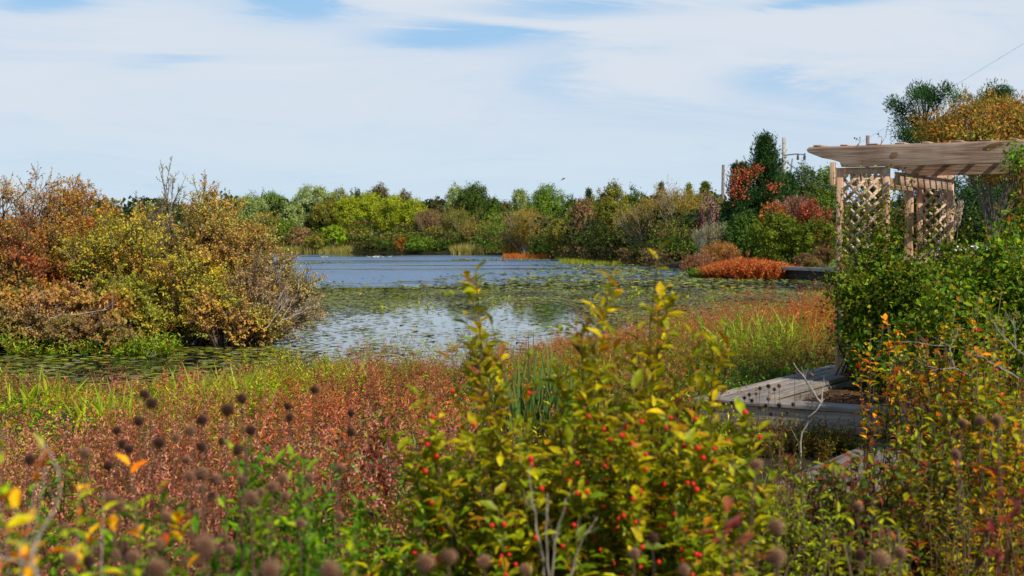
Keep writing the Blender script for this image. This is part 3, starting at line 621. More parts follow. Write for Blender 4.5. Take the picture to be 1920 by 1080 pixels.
def tree(name, label, px, top, hw, D, p, kind='dome', cb=.15, dens=1.0, sz=None, bark=BARKC, tr=None, cat='tree', group=None, base=None):
    T = at(px, top, D); x, y = T[0], T[1]; g = max(gz(x, y), 0.0) if base is None else base
    H = T[2] - g; R = hw / F * D; P_ = PL[p] if isinstance(p, str) else p
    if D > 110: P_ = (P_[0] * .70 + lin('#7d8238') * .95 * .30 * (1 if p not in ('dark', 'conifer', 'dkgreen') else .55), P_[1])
    r = thing(name, label, cat, (x, y, g), group)
    sz = sz or max(.16, D * .00105); bt = B(); bc_ = B(); tr = tr or max(.04, H * (.005 if kind == 'feather' else .008 if kind == 'aspen' else .013))
    zc = g + H * (cb + (1 - cb) / 2); Hc = H * (1 - cb)
    base_ = V(x, y, g - .1)
    R = R * 1.12; area = (2 * R * Hc) / (sz * sz * .55); nleaf = int(min(20000, area * 6.5 * dens)); nl = 26
    if kind in ('dome', 'oak', 'locust'):
        cc = crown(bc_, V(x, y, zc), R, Hc, P_, nleaf // nl, nl, sz, sig=.08 if kind == 'dome' else .075, seed_lobes=11 if kind == 'dome' else 16, shell=.62 if kind == 'dome' else .4)
        tubes(bt, np.array([[base_, base_ + V(.05 * R, 0, H * .3), base_ + V(-.03 * R, 0, H * .55), base_ + V(0, 0, H * .85)]]), tr, tr * .25, bark, 6); limbs(bt, base_, cc, tr, bark, 22)
        if kind == 'locust': tubes(bc_, kids(np.stack([cc - V(0, 0, .4), cc, cc + V(0, 0, .3)], 1), 4, .2, 1, np.full(len(cc), .35), .8, .2, 3), .012, .006, lin('#9a8240') * .7, 3)
    elif kind == 'aspen':
        cc = crown(bc_, V(x, y, zc), R, Hc, P_, nleaf // nl, nl, sz, sig=.09, seed_lobes=13, dirup=.4, shell=.5)
        for k in range(3):
            o = V(U(-.5, .5) * R, U(-.4, .4) * R, 0); le = V(U(-.5, .5) * R, 0, 0)
            tubes(bt, np.array([[base_ + o, base_ + o + le * .3 + V(0, 0, H * .3), base_ + o + le * .7 + V(0, 0, H * .55), base_ + o + le + V(0, 0, H * .85)]]), tr, tr * .3, bark, 5)
            limbs(bt, base_ + o, cc, tr * .5, bark, 7)
    elif kind == 'shrub':
        cc = crown(bc_, V(x, y, g + H * .5), R, H * .98, P_, nleaf // nl, nl, sz, sig=.10, seed_lobes=12)
        limbs(bt, base_, cc, tr, bark, 24, fork=.05)
    elif kind == 'feather':     # arching fans of fine twigs, half bare
        n0 = 16; d = norm(np.stack([U(-1, 1, n0) * R / H * 1.5, U(-.8, .8, n0) * R / H * 1.5, U(.7, 1.1, n0)], -1))
        s0 = curve(base_ + rng.normal(size=(n0, 3)) * V(.15, .15, 0) * R, d, np.full(n0, H * .78), np.zeros((n0, 3)) + V(0, 0, -.04), 5, .05)
        s1 = kids(s0, 9, .25, 1, np.full(n0, H * .42), .7, .35, 4); s2 = kids(s1, 6, .25, 1, np.full(len(s1), H * .2), .6, .4, 3)
        tubes(bt, s0, tr, tr * .3, bark, 5); tubes(bt, s1, tr * .35, tr * .12, bark, 3); tubes(bt, s2, tr * .16, tr * .08, bark * .9, 3)
        tone = np.repeat(U(.75, 1.2, len(s2)), 7)[:, None]
        leaf_on(bc_, s2, 7, .15, sz * 1.0, .38, P_, .5, .5, sj=.4)
        n = int(nleaf * .8) // 18
        crown(bc_, V(x, y, g + H * .60), R * .92, H * .78, P_, n, 18, sz * .9, flat=.4, sig=.12, seed_lobes=14, dirup=.8)
    elif kind == 'conifer':
        nb = int(40 + H * 9); hh = U(cb, 1, nb) ** .9; prof = (1 - hh) ** .95 * R + .03 * R; az = U(0, 6.28, nb)
        le = prof * U(.4, 1.35, nb); d = norm(np.stack([np.cos(az), np.sin(az), U(.25, .75, nb)], -1))
        p0 = base_ + np.stack([0 * hh, 0 * hh, hh * H * .96], -1)
        br = curve(p0, d, le, np.zeros((nb, 3)) + V(0, 0, .12), 4, .05); tubes(bt, br, tr * .3, tr * .08, bark, 3)
        tubes(bt, np.array([[base_, base_ + V(0, 0, H * .5), base_ + V(0, 0, H * .97)]]), tr, tr * .15, bark, 6)
        m = max(6, nleaf // nb); ts = U(.25, 1.02, (nb, m)); pos, tg = sample(br, ts); n = nb * m
        pos = pos.reshape(-1, 3) + rng.normal(size=(n, 3)) * (.07 * R + .06) * V(1, 1, .8); tg = tg.reshape(-1, 3)
        dd = norm(tg + randu(n) * .6 + V(0, 0, .5)); cb_ = np.repeat(U(.7, 1.25, nb), m)[:, None]
        Ls = sz * U(.8, 1.8, n); leaves(bc_, pos, dd, norm(randu(n) + V(0, 0, .5)), Ls, Ls * .34, pick(P_, n, .2) * cb_)
        tt = 14; leaves(bc_, base_ + V(0, 0, 1) * (H * U(.9, 1.0, (tt, 1))), norm(randu(tt) * .5 + V(0, 0, 1)), randu(tt), sz * 1.6, sz * .5, pick(P_, tt))
    elif kind == 'pine':
        k = 52; lc = np.stack([U(-1, 1, k) * R, U(-.7, .7, k) * R, U(.0, 1, k)], -1); hh = cb + (1 - cb) * lc[:, 2]
        lc[:, :2] *= (np.sqrt(np.clip(1 - ((hh - .66) / .5) ** 2, .12, 1)))[:, None]; lc[:, 2] = hh * H * .95
        lc[0] = (0, 0, H * .93); lc += base_
        for q in lc:
            n = int(400 * dens); o = randu(n) * U(.2, 1.15, (n, 1)); pos = q + o * V(R * .27, R * .27, H * .055) * U(.7, 1.3); cbr = U(.8, 1.2)
            cl = (np.sin(pos[:, 0] * 5) + np.sin(pos[:, 2] * 6 + 1)) * .12 + 1
            leaves(bc_, pos, norm(o + V(0, 0, .6) + randu(n) * .5), randu(n), sz * U(.8, 1.6, n), sz * .36, pick(P_, n, .2) * cbr * cl[:, None])
        tubes(bt, np.array([[base_, base_ + V(.03 * R, 0, H * .4), base_ + V(-.05 * R, 0, H * .7), base_ + V(0, 0, H * .95)]]), tr, tr * .3, bark, 6)
        p0 = base_ + V(0, 0, 1) * (lc[:, 2:3] - base_[2]) * .86
        tubes(bt, np.stack([p0, (p0 + lc) / 2 + V(0, 0, -.02 * H), lc], 1), tr * .4, tr * .15, bark, 4)
    bt.build('trunk' if kind not in ('shrub', 'feather') else 'branches', M_BARK, r, smooth=True); bc_.build('crown' if kind not in ('shrub', 'feather') else 'foliage', M_FAR, r)
    return r
TR = [  # name, label, px, top, half width, distance, palette, kind, crown bottom, density
 ('broadleaf_tree', 'light olive treetop showing just behind the left shrubs, beside a green dome', 470, 362, 36, 240, 'pale', 'dome', .1, 1),
 ('broadleaf_tree', 'smooth dark green domed tree just right of the autumn shrubs on the far shore', 512, 356, 34, 250, 'green', 'dome', .1, 1.1),
 ('broadleaf_tree', 'broad pale green domed tree, tallest on the far shore left of the grove', 590, 343, 46, 246, 'pale', 'dome', .12, 1.1),
 ('broadleaf_tree', 'small pale green tree below the broad pale dome on the far shore', 548, 376, 26, 238, 'pale', 'dome', .1, 1),
 ('broadleaf_tree', 'rounded brown tinged tree between the pale dome and the yellow green grove', 636, 351, 24, 262, 'oak', 'dome', .1, 1),
 ('broadleaf_tree', 'small dark green treetop left of the brown domed tree', 666, 352, 15, 270, 'dkgreen', 'dome', .1, 1),
 ('broadleaf_tree', 'dark brown domed tree highest behind the yellow green grove', 710, 346, 27, 275, 'brown', 'dome', .1, 1.1),
 ('broadleaf_tree', 'lower dark brown domed tree right of the higher brown dome', 756, 357, 22, 272, 'brown', 'dome', .1, 1.1),
 ('aspen_tree', 'brownish yellow slender tree with pale leaning trunks at the left of the grove', 618, 374, 36, 222, 'oak', 'aspen', .30, 1),
 ('aspen_tree', 'yellow green slender tree with pale trunk, second from the left in the grove', 655, 367, 30, 220, 'aspen', 'aspen', .32, 1.1),
 ('aspen_tree', 'tallest yellow green slender tree in the grove with pale trunks', 695, 361, 31, 221, 'aspen', 'aspen', .28, 1.1),
 ('aspen_tree', 'dense yellow green slender tree right of the tallest in the grove', 735, 365, 30, 220, 'aspen', 'aspen', .24, 1.1),
 ('aspen_tree', 'yellow green slender tree at the right end of the grove', 776, 372, 28, 219, 'aspen', 'aspen', .2, 1.1),
 ('understorey_tree', 'low bright green tree with spreading pale boughs at the grove edge', 626, 420, 22, 214, 'bright', 'dome', .15, .8),
 ('shrub', 'dark brown leafless looking thicket left of the low bright green tree', 590, 398, 20, 224, 'dark', 'shrub', .1, 1),
 ('shrub', 'green rounded bush behind the tan reeds near the left shrubs', 534, 412, 22, 219, 'green', 'shrub', .1, .9),
 ('shrub', 'brown and orange thicket behind the left reeds', 562, 424, 24, 216, 'pink', 'shrub', .1, .9),
 ('shrub', 'olive thicket at the left edge of the far shore', 500, 395, 30, 222, 'olive', 'shrub', .1, .9),
 ('shrub', 'grey olive low willow bush right of the left reeds', 592, 438, 22, 213, 'olive', 'shrub', .1, .9),
 ('broadleaf_tree', 'dark red treetop between the grove and the tall dark green tree', 818, 370, 20, 245, 'dkred', 'dome', .1, 1),
 ('broadleaf_tree', 'pale green narrow treetop left of the tall dark green tree', 852, 341, 20, 228, 'pale', 'oak', .1, 1),
 ('broadleaf_tree', 'tall dark green tree with a high rounded top, biggest at mid far shore', 888, 339, 34, 225, 'dkgreen', 'oak', .08, 1.1),
 ('broadleaf_tree', 'dark green tree stepping down right of the tallest dark green one', 926, 366, 28, 220, 'dkgreen', 'oak', .08, 1.1),
 ('broadleaf_tree', 'dull red brown treetop peeping behind the dark green slope', 950, 372, 16, 235, 'dkred', 'dome', .1, 1),
 ('shrub', 'pinkish brown tree right of the yellow green grove', 812, 395, 26, 216, 'pink', 'feather', .1, .8),
 ('shrub', 'olive brown twiggy tree under the pale green treetop', 856, 392, 26, 214, 'olive', 'feather', .1, .8),
 ('shrub', 'round rusty olive shrub with pale limbs behind the right reeds', 900, 413, 26, 208, 'gold', 'feather', .1, .9),
 ('shrub', 'bright green bush on the slope above the right reeds', 928, 386, 18, 212, 'green', 'oak', .1, .9),
 ('shrub', 'low round green bush at the waterline under the grove', 786, 442, 26, 210, 'green', 'shrub', .1, 1),
 ('shrub', 'low dark green bush at the waterline, middle of the grove', 722, 448, 20, 212, 'dkgreen', 'shrub', .1, 1),
 ('shrub', 'small orange brown bush at the waterline under the grove', 752, 446, 12, 211, 'orange', 'shrub', .1, .8),
 ('shrub', 'low dark bush between the pale trunks left of the grove', 686, 450, 18, 213, 'dark', 'shrub', .1, 1),
 ('shrub', 'dark green low bush left of the right reeds', 836, 446, 20, 210, 'dkgreen', 'shrub', .1, 1),
 ('broadleaf_tree', 'grey green rounded treetop left of the bright green tree', 975, 350, 21, 214, 'pale', 'dome', .1, 1),
 ('broadleaf_tree', 'bright green spreading tree with a jagged top in the middle distance', 1026, 346, 44, 176, 'green', 'oak', .08, 1.1),
 ('broadleaf_tree', 'small dark green tree right of the bright green jagged one', 1072, 366, 22, 172, 'dkgreen', 'oak', .08, 1),
 ('shrub', 'olive gold twiggy shrub with white limbs leaning to the left over the point', 985, 388, 36, 166, 'gold', 'feather', .1, .9),
 ('shrub', 'low rusty bush on the point beside the orange grass', 962, 450, 17, 168, 'orange', 'shrub', .1, .9),
 ('shrub', 'small dark green bush under the leaning white limbs', 1006, 446, 16, 160, 'dkgreen', 'shrub', .1, 1),
 ('shrub', 'gold topped olive shrub with dense rounded crown on the right shore', 1054, 403, 34, 152, 'olive', 'oak', .06, 1),
 ('cedar_tree', 'narrow dark green cedar rising left of the pinkish brown tree', 1104, 350, 15, 160, 'conifer', 'conifer', .05, .9),
 ('broadleaf_tree', 'pinkish brown tree between the narrow cedar and the mottled oak', 1099, 366, 26, 146, 'pink', 'oak', .1, .9),
 ('oak_tree', 'mottled olive and brown oak with a round high top and dark base', 1148, 341, 36, 136, 'oak', 'oak', .1, 1.1),
 ('broadleaf_tree', 'dark green tree close behind the right side of the mottled oak', 1190, 349, 26, 144, 'dkgreen', 'oak', .06, 1.1),
 ('shrub', 'very dark low bush at the waterline under the mottled oak', 1132, 428, 32, 131, 'dark', 'shrub', .1, 1.1),
 ('shrub', 'olive low bush spreading at the waterline right of the mottled oak', 1172, 432, 28, 129, 'olive', 'shrub', .1, 1),
 ('shrub', 'broad golden brown feathery tree with pale limbs, left one of the pair', 1222, 372, 42, 124, 'gold', 'feather', .1, 1),
 ('shrub', 'tall golden brown feathery tree beside the magenta stems, right one of the pair', 1284, 350, 46, 122, 'gold', 'feather', .1, 1),
 ('shrub', 'pinkish brown treetop just right of the dark green tree behind the oak', 1238, 350, 26, 136, 'pink', 'oak', .1, .9),
 ('shrub', 'dark green low bush under the left feathery tree', 1218, 452, 34, 118, 'dark', 'shrub', .1, 1.1),
 ('shrub', 'dark green bush at the waterline under the right feathery tree', 1282, 428, 42, 114, 'dkgreen', 'shrub', .1, 1.1),
 ('cedar_tree', 'small cedar tip pricking above the pinkish brown treetop', 1240, 338, 12, 150, 'conifer', 'conifer', .1, .9),
 ('cedar_tree', 'short yellow green cedar tip left of the two bright ones', 1292, 342, 14, 148, 'green', 'conifer', .1, .9),
 ('cedar_tree', 'bright green cedar top left of the weathered pole top', 1322, 340, 26, 140, 'juniper', 'conifer', .1, 1.0),
 ('cedar_tree', 'tall dark green cedar with a ragged pointed top beside the utility pole', 1436, 249, 70, 98, 'conifer', 'conifer', .04, 1.3),
 ('cedar_tree', 'shorter dark cedar with red creeper on its left shoulder', 1388, 303, 50, 97, 'conifer', 'conifer', .04, 1.3),
 ('cedar_tree', 'dense dark cedar at the foot of the pole, right of the tall pointed one', 1478, 322, 40, 100, 'conifer', 'conifer', .04, 1.2),
 ('broadleaf_tree', 'round dark green treetop right of the utility pole under the cable', 1512, 306, 34, 115, 'dkgreen', 'oak', .06, 1.1),
 ('broadleaf_tree', 'green treetop touching the left end of the pergola beam', 1550, 306, 30, 118, 'green', 'oak', .06, 1.1),
 ('juniper_bush', 'bright green spreading juniper on the lawn behind the orange grass', 1462, 396, 62, 88, 'juniper', 'shrub', .05, 1.0),
 ('juniper_bush', 'smaller bright green juniper right of the large one, beside the vine', 1532, 412, 40, 86, 'juniper', 'shrub', .05, 1.0),
 ('sumac_shrub', 'orange topped rounded shrub behind the left side of the juniper', 1446, 376, 34, 92, 'rust', 'shrub', .1, 1),
 ('sumac_shrub', 'reddish orange rounded shrub at the left of the pergola lattice', 1526, 375, 34, 91, 'red', 'shrub', .1, 1),
 ('shrub', 'grey pink bare topped shrub between the two orange red shrubs', 1490, 370, 24, 93, 'pink', 'feather', .1, .8),
 ('shrub', 'dark green shrub left of the juniper under the red creeper', 1392, 400, 42, 92, 'dkgreen', 'shrub', .05, 1.1),
 ('pine_tree', 'dark green pine standing tall above the pergola beam, left of the other pine', 1736, 148, 58, 62, 'pine', 'pine', .38, 1),
 ('pine_tree', 'dark green pine at the right edge behind the golden tree', 1880, 153, 62, 66, 'pine', 'pine', .4, 1),
 ('locust_tree', 'broad golden orange tree rising behind the pergola beam', 1862, 184, 142, 57, 'ygold', 'locust', .55, 1.5),
 ('evergreen_tree', 'dark olive evergreen seen under the pergola beam right of the lattice', 1840, 330, 95, 66, 'conifer', 'shrub', .03, 1.8),
 ('evergreen_tree', 'dark green evergreen at the right edge below the pergola beam', 1920, 322, 90, 68, 'conifer', 'shrub', .03, 1.8),
 ('evergreen_tree', 'dark evergreen glimpsed through the pergola lattice', 1745, 345, 60, 70, 'conifer', 'shrub', .03, 1.3),
 ('evergreen_tree', 'dark evergreen behind the left lattice panel of the pergola', 1640, 345, 60, 74, 'conifer', 'conifer', .03, 1.3),
]
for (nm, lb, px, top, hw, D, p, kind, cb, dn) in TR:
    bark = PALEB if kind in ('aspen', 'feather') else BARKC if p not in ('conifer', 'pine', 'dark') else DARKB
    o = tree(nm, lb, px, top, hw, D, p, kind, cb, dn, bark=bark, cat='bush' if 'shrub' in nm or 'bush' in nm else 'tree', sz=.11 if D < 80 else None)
# magenta-leaved slender trees
for (px, top, hw, lb) in [(1337, 352, 7, 'slender pale stemmed tree with magenta leaves, taller of the two'), (1317, 388, 6, 'short slender tree with magenta leaves left of the taller one')]:
    T = at(px, top, 104); g = gz(T[0], 104); r = thing('slender_tree', lb, 'tree', (T[0], 104, g)); bt, bl = B(), B(); H = T[2] - g
    s0 = curve(np.tile(V(T[0], 104, g), (5, 1)) + rng.normal(size=(5, 3)) * V(.2, .2, 0), norm(rng.normal(size=(5, 3)) * V(.06, .06, 0) + V(0, 0, 1)), H * U(.75, 1, 5), np.zeros((5, 3)), 5, .02)
    tubes(bt, s0, .06, .02, PALEB, 5); s1 = kids(s0, 14, .25, 1, np.full(5, H * .16), .5, .8, 3); tubes(bt, s1, .02, .01, PALEB, 3)
    leaf_on(bl, s1, 3, .2, .13, .6, PL['magenta'], .5); leaf_on(bl, s0, 60, .62, .2, .6, PL['magenta'], .7)
    bt.build('trunk', M_BARK, r, smooth=True); bl.build('crown', M_FAR, r)
# red creeper over the cedar
b = B(); 
for (px, py, rr) in [(1392, 322, .38), (1382, 336, .35), (1386, 352, .42), (1380, 364, .4), (1421, 318, .25), (1450, 352, .25), (1399, 332, .35)]:
    c = at(px, py, 95.6); n = 80; leaves(b, c + rng.normal(size=(n, 3)) * V(rr, .35, rr * .75), randu(n), randu(n) + V(0, -1, .4), .17, .12, pick(PL['red'], n, .25))
tag(b.build('creeper_vine', M_FAR), 'red autumn creeper climbing the left shoulder of the shorter dark cedar', 'creeper')
# dark wood behind everything that reads as one mass
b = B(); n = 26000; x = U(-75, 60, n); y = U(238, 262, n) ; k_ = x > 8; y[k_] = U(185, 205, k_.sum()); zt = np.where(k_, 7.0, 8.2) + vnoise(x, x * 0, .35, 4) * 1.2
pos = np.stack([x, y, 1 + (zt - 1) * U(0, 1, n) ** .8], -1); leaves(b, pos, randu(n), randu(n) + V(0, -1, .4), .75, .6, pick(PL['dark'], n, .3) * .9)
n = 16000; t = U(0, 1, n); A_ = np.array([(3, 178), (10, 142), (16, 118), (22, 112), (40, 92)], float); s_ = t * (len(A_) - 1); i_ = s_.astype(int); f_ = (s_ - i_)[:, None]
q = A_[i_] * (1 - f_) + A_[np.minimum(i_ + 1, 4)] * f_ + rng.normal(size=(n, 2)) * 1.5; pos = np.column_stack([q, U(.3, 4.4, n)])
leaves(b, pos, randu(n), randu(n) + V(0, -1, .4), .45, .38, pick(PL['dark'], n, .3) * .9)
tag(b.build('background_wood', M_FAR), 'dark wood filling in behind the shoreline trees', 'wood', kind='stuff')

# lighter understorey knitting the crowns together
b = B(); n = 60000; A_ = np.array([(-52, 219), (-30, 219), (-16, 217), (-5, 210), (0.5, 183), (5.5, 155), (8.5, 141), (12.5, 123), (13.5, 113)], float)
s_ = U(0, 1, n) * (len(A_) - 1); i_ = s_.astype(int); f_ = (s_ - i_)[:, None]; q = A_[i_] * (1 - f_) + A_[np.minimum(i_ + 1, 8)] * f_ + rng.normal(size=(n, 2)) * V(.8, 2.2)
hmax = 3.3 + 1.6 * vnoise(s_ * 6, s_ * 0, 1.4, 41) - (s_ > 4) * 1.0; zz_ = .2 + np.maximum(hmax, .8) * U(0, 1, n) ** .7
allp = [PL['olive'], PL['dkgreen'], PL['green'], PL['brown'], PL['dark'], PL['olive']]; ci = np.clip(((vnoise(s_ * 9 + zz_ * .3, zz_ * .8, 1.3, 42) * .5 + .5) * 6).astype(int), 0, 5)
cl = np.zeros((n, 3))
for k_i in range(6): m_ = ci == k_i; cl[m_] = pick(allp[k_i], m_.sum(), .3)
leaves(b, np.column_stack([q, zz_]), randu(n) + V(0, 0, .3), randu(n) + V(0, -.8, .6), np.clip(q[:, 1] * .0012, .1, .3), np.clip(q[:, 1] * .0008, .07, .2), cl * .85)
tag(b.build('understorey', M_FAR), 'olive and green understorey knitting the shoreline trees together', 'undergrowth', kind='stuff')

# ---------------------------------------------------------------- reeds and low shore growth
def reedbed(nm, label, cat, x0, x1, y0, y1, n, h, p, wd=.05, droop=.15):
    b = B(); x, y = U(x0, x1, n), U(y0, y1, n); z = np.maximum(ground(x, y), -.1)
    hh = h * U(.6, 1.15, n) * (1 + .25 * vnoise(x, y, .6, 8))
    ribbons(b, np.stack([x, y, z], -1), norm(rng.normal(size=(n, 3)) * V(.15, .15, 0) + V(0, 0, 1)), hh, U(0, droop, n), np.full(n, wd), pick(p, n, .25), 4)
    return tag(b.build(nm, M_FAR), label, cat, kind='stuff')
tanp = pal('#a89a58:3 #b8a868:2 #8a8a44:2 #9a9a50:2', .66)
reedbed('reeds', 'tan and green reeds lining the far shore at left', 'reeds', -52, -24, 211.5, 215, 4500, 1.2, tanp, .10, .4)
reedbed('reeds', 'tan reeds on the far shore below the dark green trees', 'reeds', -8.5, .5, 197, 206, 4500, 1.5, tanp, .10, .4)
reedbed('marsh_grass', 'orange marsh grass strip on the low point', 'grass', -1.0, 4.2, 152, 172, 5000, .55, pal('#c0703a:3 #b0602c:2 #c88a44:2', .7), .09)
reedbed('marsh_grass', 'yellow green grass strip along the right shore', 'grass', 4.5, 10.2, 122, 152, 5000, .45, pal('#94a030:3 #a8a83c:2 #7d7a34:2', .66), .08)
b = B(); n = 2600; t = U(0, 1, n); A_ = np.array([(5.2, 148), (7.4, 134), (11.0, 118), (11.6, 109)], float); s_ = t * 3; i_ = s_.astype(int); f_ = (s_ - i_)[:, None]
q = A_[i_] * (1 - f_) + A_[np.minimum(i_ + 1, 3)] * f_ + rng.normal(size=(n, 2)) * .5; pos = np.column_stack([q, U(0, 1.3, n)])
leaves(b, pos, randu(n) + V(0, 0, .6), randu(n) + V(0, -1, .3), .26, .15, pick(pal('#6a4a44:3 #6a5a3c:3 #6a6a30:3 #7a603c:2 #88803a:1', .6), n, .3))
tag(b.build('shore_scrub', M_FAR), 'low brown and purple scrub at the foot of the right shore trees', 'scrub', kind='stuff')
def tuft_plants(b, x, y, h, p_leaf, p_stem, nst=4, nlf=9, lsz=.06, ratio=.28, spread=.35, mat=None, colf=None, top=None, zb=None, k=3, sw=.003):
    n = len(x); z = np.maximum(ground(x, y), -.03) if zb is None else zb
    p0 = np.repeat(np.stack([x, y, z], -1), nst, 0) + rng.normal(size=(n * nst, 3)) * V(.05, .05, 0)
    hh = np.repeat(h, nst) * U(.6, 1.15, n * nst)
    s = curve(p0, norm(rng.normal(size=(n * nst, 3)) * V(spread, spread, 0) + V(0, 0, 1)), hh, rng.normal(size=(n * nst, 3)) * V(.12, .12, 0), k, .03)
    tubes(b, s, sw, sw * .5, pick(p_stem, len(s), .2), 3)
    # leaf colours come from the ground position
    leaf_on(b, s, nlf, .12, lsz, ratio, p_leaf, .8, .6, col=colf)
    return s
def zonecol(table, base, jit=.22):
    """colour by place: table of (x, y, rx, ry, palette, strength)"""
    def f(pos):
        n = len(pos); c = pick(base, n, jit)
        for (x, y, rx, ry, p, s) in table:
            g = s * np.exp(-((pos[:, 0] - x) / rx) ** 2 - ((pos[:, 1] - y) / ry) ** 2) * (1 + .6 * vnoise(pos[:, 0], pos[:, 1], 2.2, 17))
            k_ = U(0, 1, n) < g; c[k_] = pick(p, k_.sum(), jit)
        return c
    return f
# orange patch on the bank before the bulkhead
b = B(); n = 1500; x = U(10.6, 16.0, n); y = U(76.5, 83.5, n); k_ = ((x - 13.4) / 2.8) ** 2 + ((y - 80) / 3.4) ** 2 < 1 ; x, y = x[k_], y[k_]
hh = .95 - .45 * (((x - 13.4) / 2.8) ** 2)
tuft_plants(b, x, y, hh + .1 * vnoise(x, y, 2, 1), pal('#d07848:4 #c0603c:3 #d88a50:2 #b08a48:1.5', .8), pal('#a0523a:2 #8a4a34:1', .6), 5, 16, .13, .4, .4, zb=np.full(len(x), -.02), sw=.012)
tag(b.build('smartweed_patch', M_FAR), 'mound of rust orange smartweed standing in the water before the bulkhead', 'smartweed', kind='stuff')
b = B(); n = 140; x = U(10.4, 11.6, n); y = U(79, 84, n); tuft_plants(b, x, y, np.full(n, .5), pal('#7d9a3c:3 #6a8a34:2', .66), pal('#6a7a34', .6), 4, 10, .13, .4, .4, zb=np.full(n, -.02), sw=.01)
n = 120; x = U(15.0, 16.1, n); y = U(77, 79, n); tuft_plants(b, x, y, np.full(n, .4), pal('#a8a03c:3 #8a8a34:2', .66), pal('#6a7a34', .6), 4, 10, .12, .4, .4, zb=np.full(n, -.02), sw=.01)
tag(b.build('marsh_weeds', M_FAR), 'green weeds fringing both ends of the rust orange mound', 'weeds', kind='stuff')
tree('dogwood_shrub', 'feathery golden orange shrub with bare grey twigs on the bank, left of the lawn', 1352, 452, 36, 86, pal('#c08a3c:3 #b06a34:3 #b0885c:3 #a89060:2', .72), 'feather', .1, 1.2, sz=.1, bark=lin('#b0a08c') * .7, tr=.03, cat='bush')
tree('dogwood_shrub', 'low pinkish twiggy bush at the left end of the rust orange mound', 1310, 478, 30, 84, pal('#b07a5c:3 #a8684c:3 #a89070:2', .7), 'feather', .1, 1.0, sz=.09, bark=lin('#b0a08c') * .7, tr=.02, cat='bush')
tree('dogwood_shrub', 'grey green willow sapling behind the golden orange shrub', 1340, 420, 24, 95, pal('#9a9a6c:3 #a8a880:2 #b09a7a:2', .66), 'feather', .1, .7, sz=.1, bark=lin('#c8c0b0') * .7, tr=.03, cat='bush')
tree('grass_mound', 'small round tan ornamental grass mound on the lawn edge', 1507, 474, 15, 82, pal('#8a6a50:3 #a08060:2', .66), 'shrub', .1, 1.2, sz=.09, cat='bush')
tree('dried_perennial', 'brown dried perennial clump left of the vine, above the bulkhead', 1546, 462, 20, 80, pal('#8a5c44:3 #7a6a3c:2 #9a7454:2', .62), 'feather', .1, 1.2, sz=.08, tr=.02, cat='plant')
tree('dried_perennial', 'low straw coloured clump right of the round grass mound', 1525, 480, 18, 79, pal('#a08a50:3 #8a8a44:2 #a07050:2', .62), 'shrub', .1, 1.0, sz=.07, cat='plant')
SAT = 1.12
# ---------------------------------------------------------------- autumn shrubs on the spit at left
TW = pal('#6a5a4c:3 #8a7a6c:3 #a89c90:1 #54463a:2', .6)
def bush(nm, label, px0, px1, pyt, D, p, lean=0.0, n0=22, base_py=None, lsz=.055, k1=11, k2=6, lpt=7, bare=0.0, spread=.75, cat='bush', dz=1.0, twig=TW, droop=-.10, tip=None):
    T = at((px0 + px1) / 2, pyt, D); g = max(gz(T[0], D), -.05); H = T[2] - g; R = (px1 - px0) / 2 / F * D
    r = thing(nm, label, cat, (T[0], D, g)); bt, bl = B(), B()
    tx = U(-1, 1, n0); ty = U(-.8, .8, n0) * dz
    ht = np.sqrt(np.clip(1 - np.abs(tx) ** 2.4 * .75, .1, 1)) * U(.62, 1.0, n0) * H
    p0 = np.stack([T[0] + tx * R * .3 - lean * R, D + ty * R * .3, np.full(n0, g)], -1)
    tgt = np.stack([T[0] + tx * R, D + ty * R * .8, g + ht * .86], -1); v = tgt - p0; Ln = np.linalg.norm(v, axis=1)
    s0 = curve(p0, v / Ln[:, None] + V(0, 0, .22), Ln, np.zeros((n0, 3)) + V(0, 0, -.22), 6, .035)
    s1 = kids(s0, k1, .12, 1.0, Ln * .42, spread, .15, 4, bend=(0, 0, droop)); s2 = kids(s1, k2, .2, 1.0, np.full(len(s1), R * .32), .8, .15, 3, bend=(0, 0, droop * .5))
    tubes(bt, s0, .03, .010, pick(twig, n0), 5); tubes(bt, s1, .010, .004, pick(twig, len(s1)), 3); tubes(bt, s2, .0045, .003, pick(twig, len(s2)), 3)
    if bare:
        keep = U(0, 1, len(s2)) > bare; s2l = s2[keep]
    else: s2l = s2
    p = (p[0] * .72 + lin('#96783c') * 1.15 * .28, p[1])
    # clumps of one hue: colour follows place
    def colf(pos):
        c = pick(p, len(pos), .18); nz = vnoise(pos[:, 0] * 1.6 + pos[:, 2], pos[:, 1] + pos[:, 2] * 1.9, 1.5, abs(int(px0)) + 5)
        cs, ws = p; idx = np.clip(((nz * .5 + .5) * len(cs)).astype(int), 0, len(cs) - 1); m = U(0, 1, len(pos)) < .7
        c[m] = cs[idx[m]] * (1 + U(-.25, .25, (m.sum(), 1))); return np.clip(c, .003, .85)
    leaf_on(bl, s2l, lpt, .15, lsz, .62, p, .7, .6, col=colf)
    leaf_on(bl, s1[U(0, 1, len(s1)) > bare], 6, .3, lsz, .62, p, .7, .6, col=colf)
    bt.build('branches', M_BARK, r, smooth=True); bl.build('foliage', M_LEAF, r); return r
k = 1.25
S_or = pal('#a8642c:3 #8f7f2c:4 #a8782a:3 #8a482c:1.5 #7a722a:3 #b88a34:2', 1.1); S_red = pal('#a04434:3 #8a402c:2 #a8682c:3 #857030:3', 1.0)
S_yg = pal('#a0982c:3 #8a8c2a:4 #b0a030:2 #6a7a24:3 #a87a2c:1', k); S_ol = pal('#98883a:3 #8c8f3a:4 #a8803c:2 #9a7044:1 #7a8440:2', k)
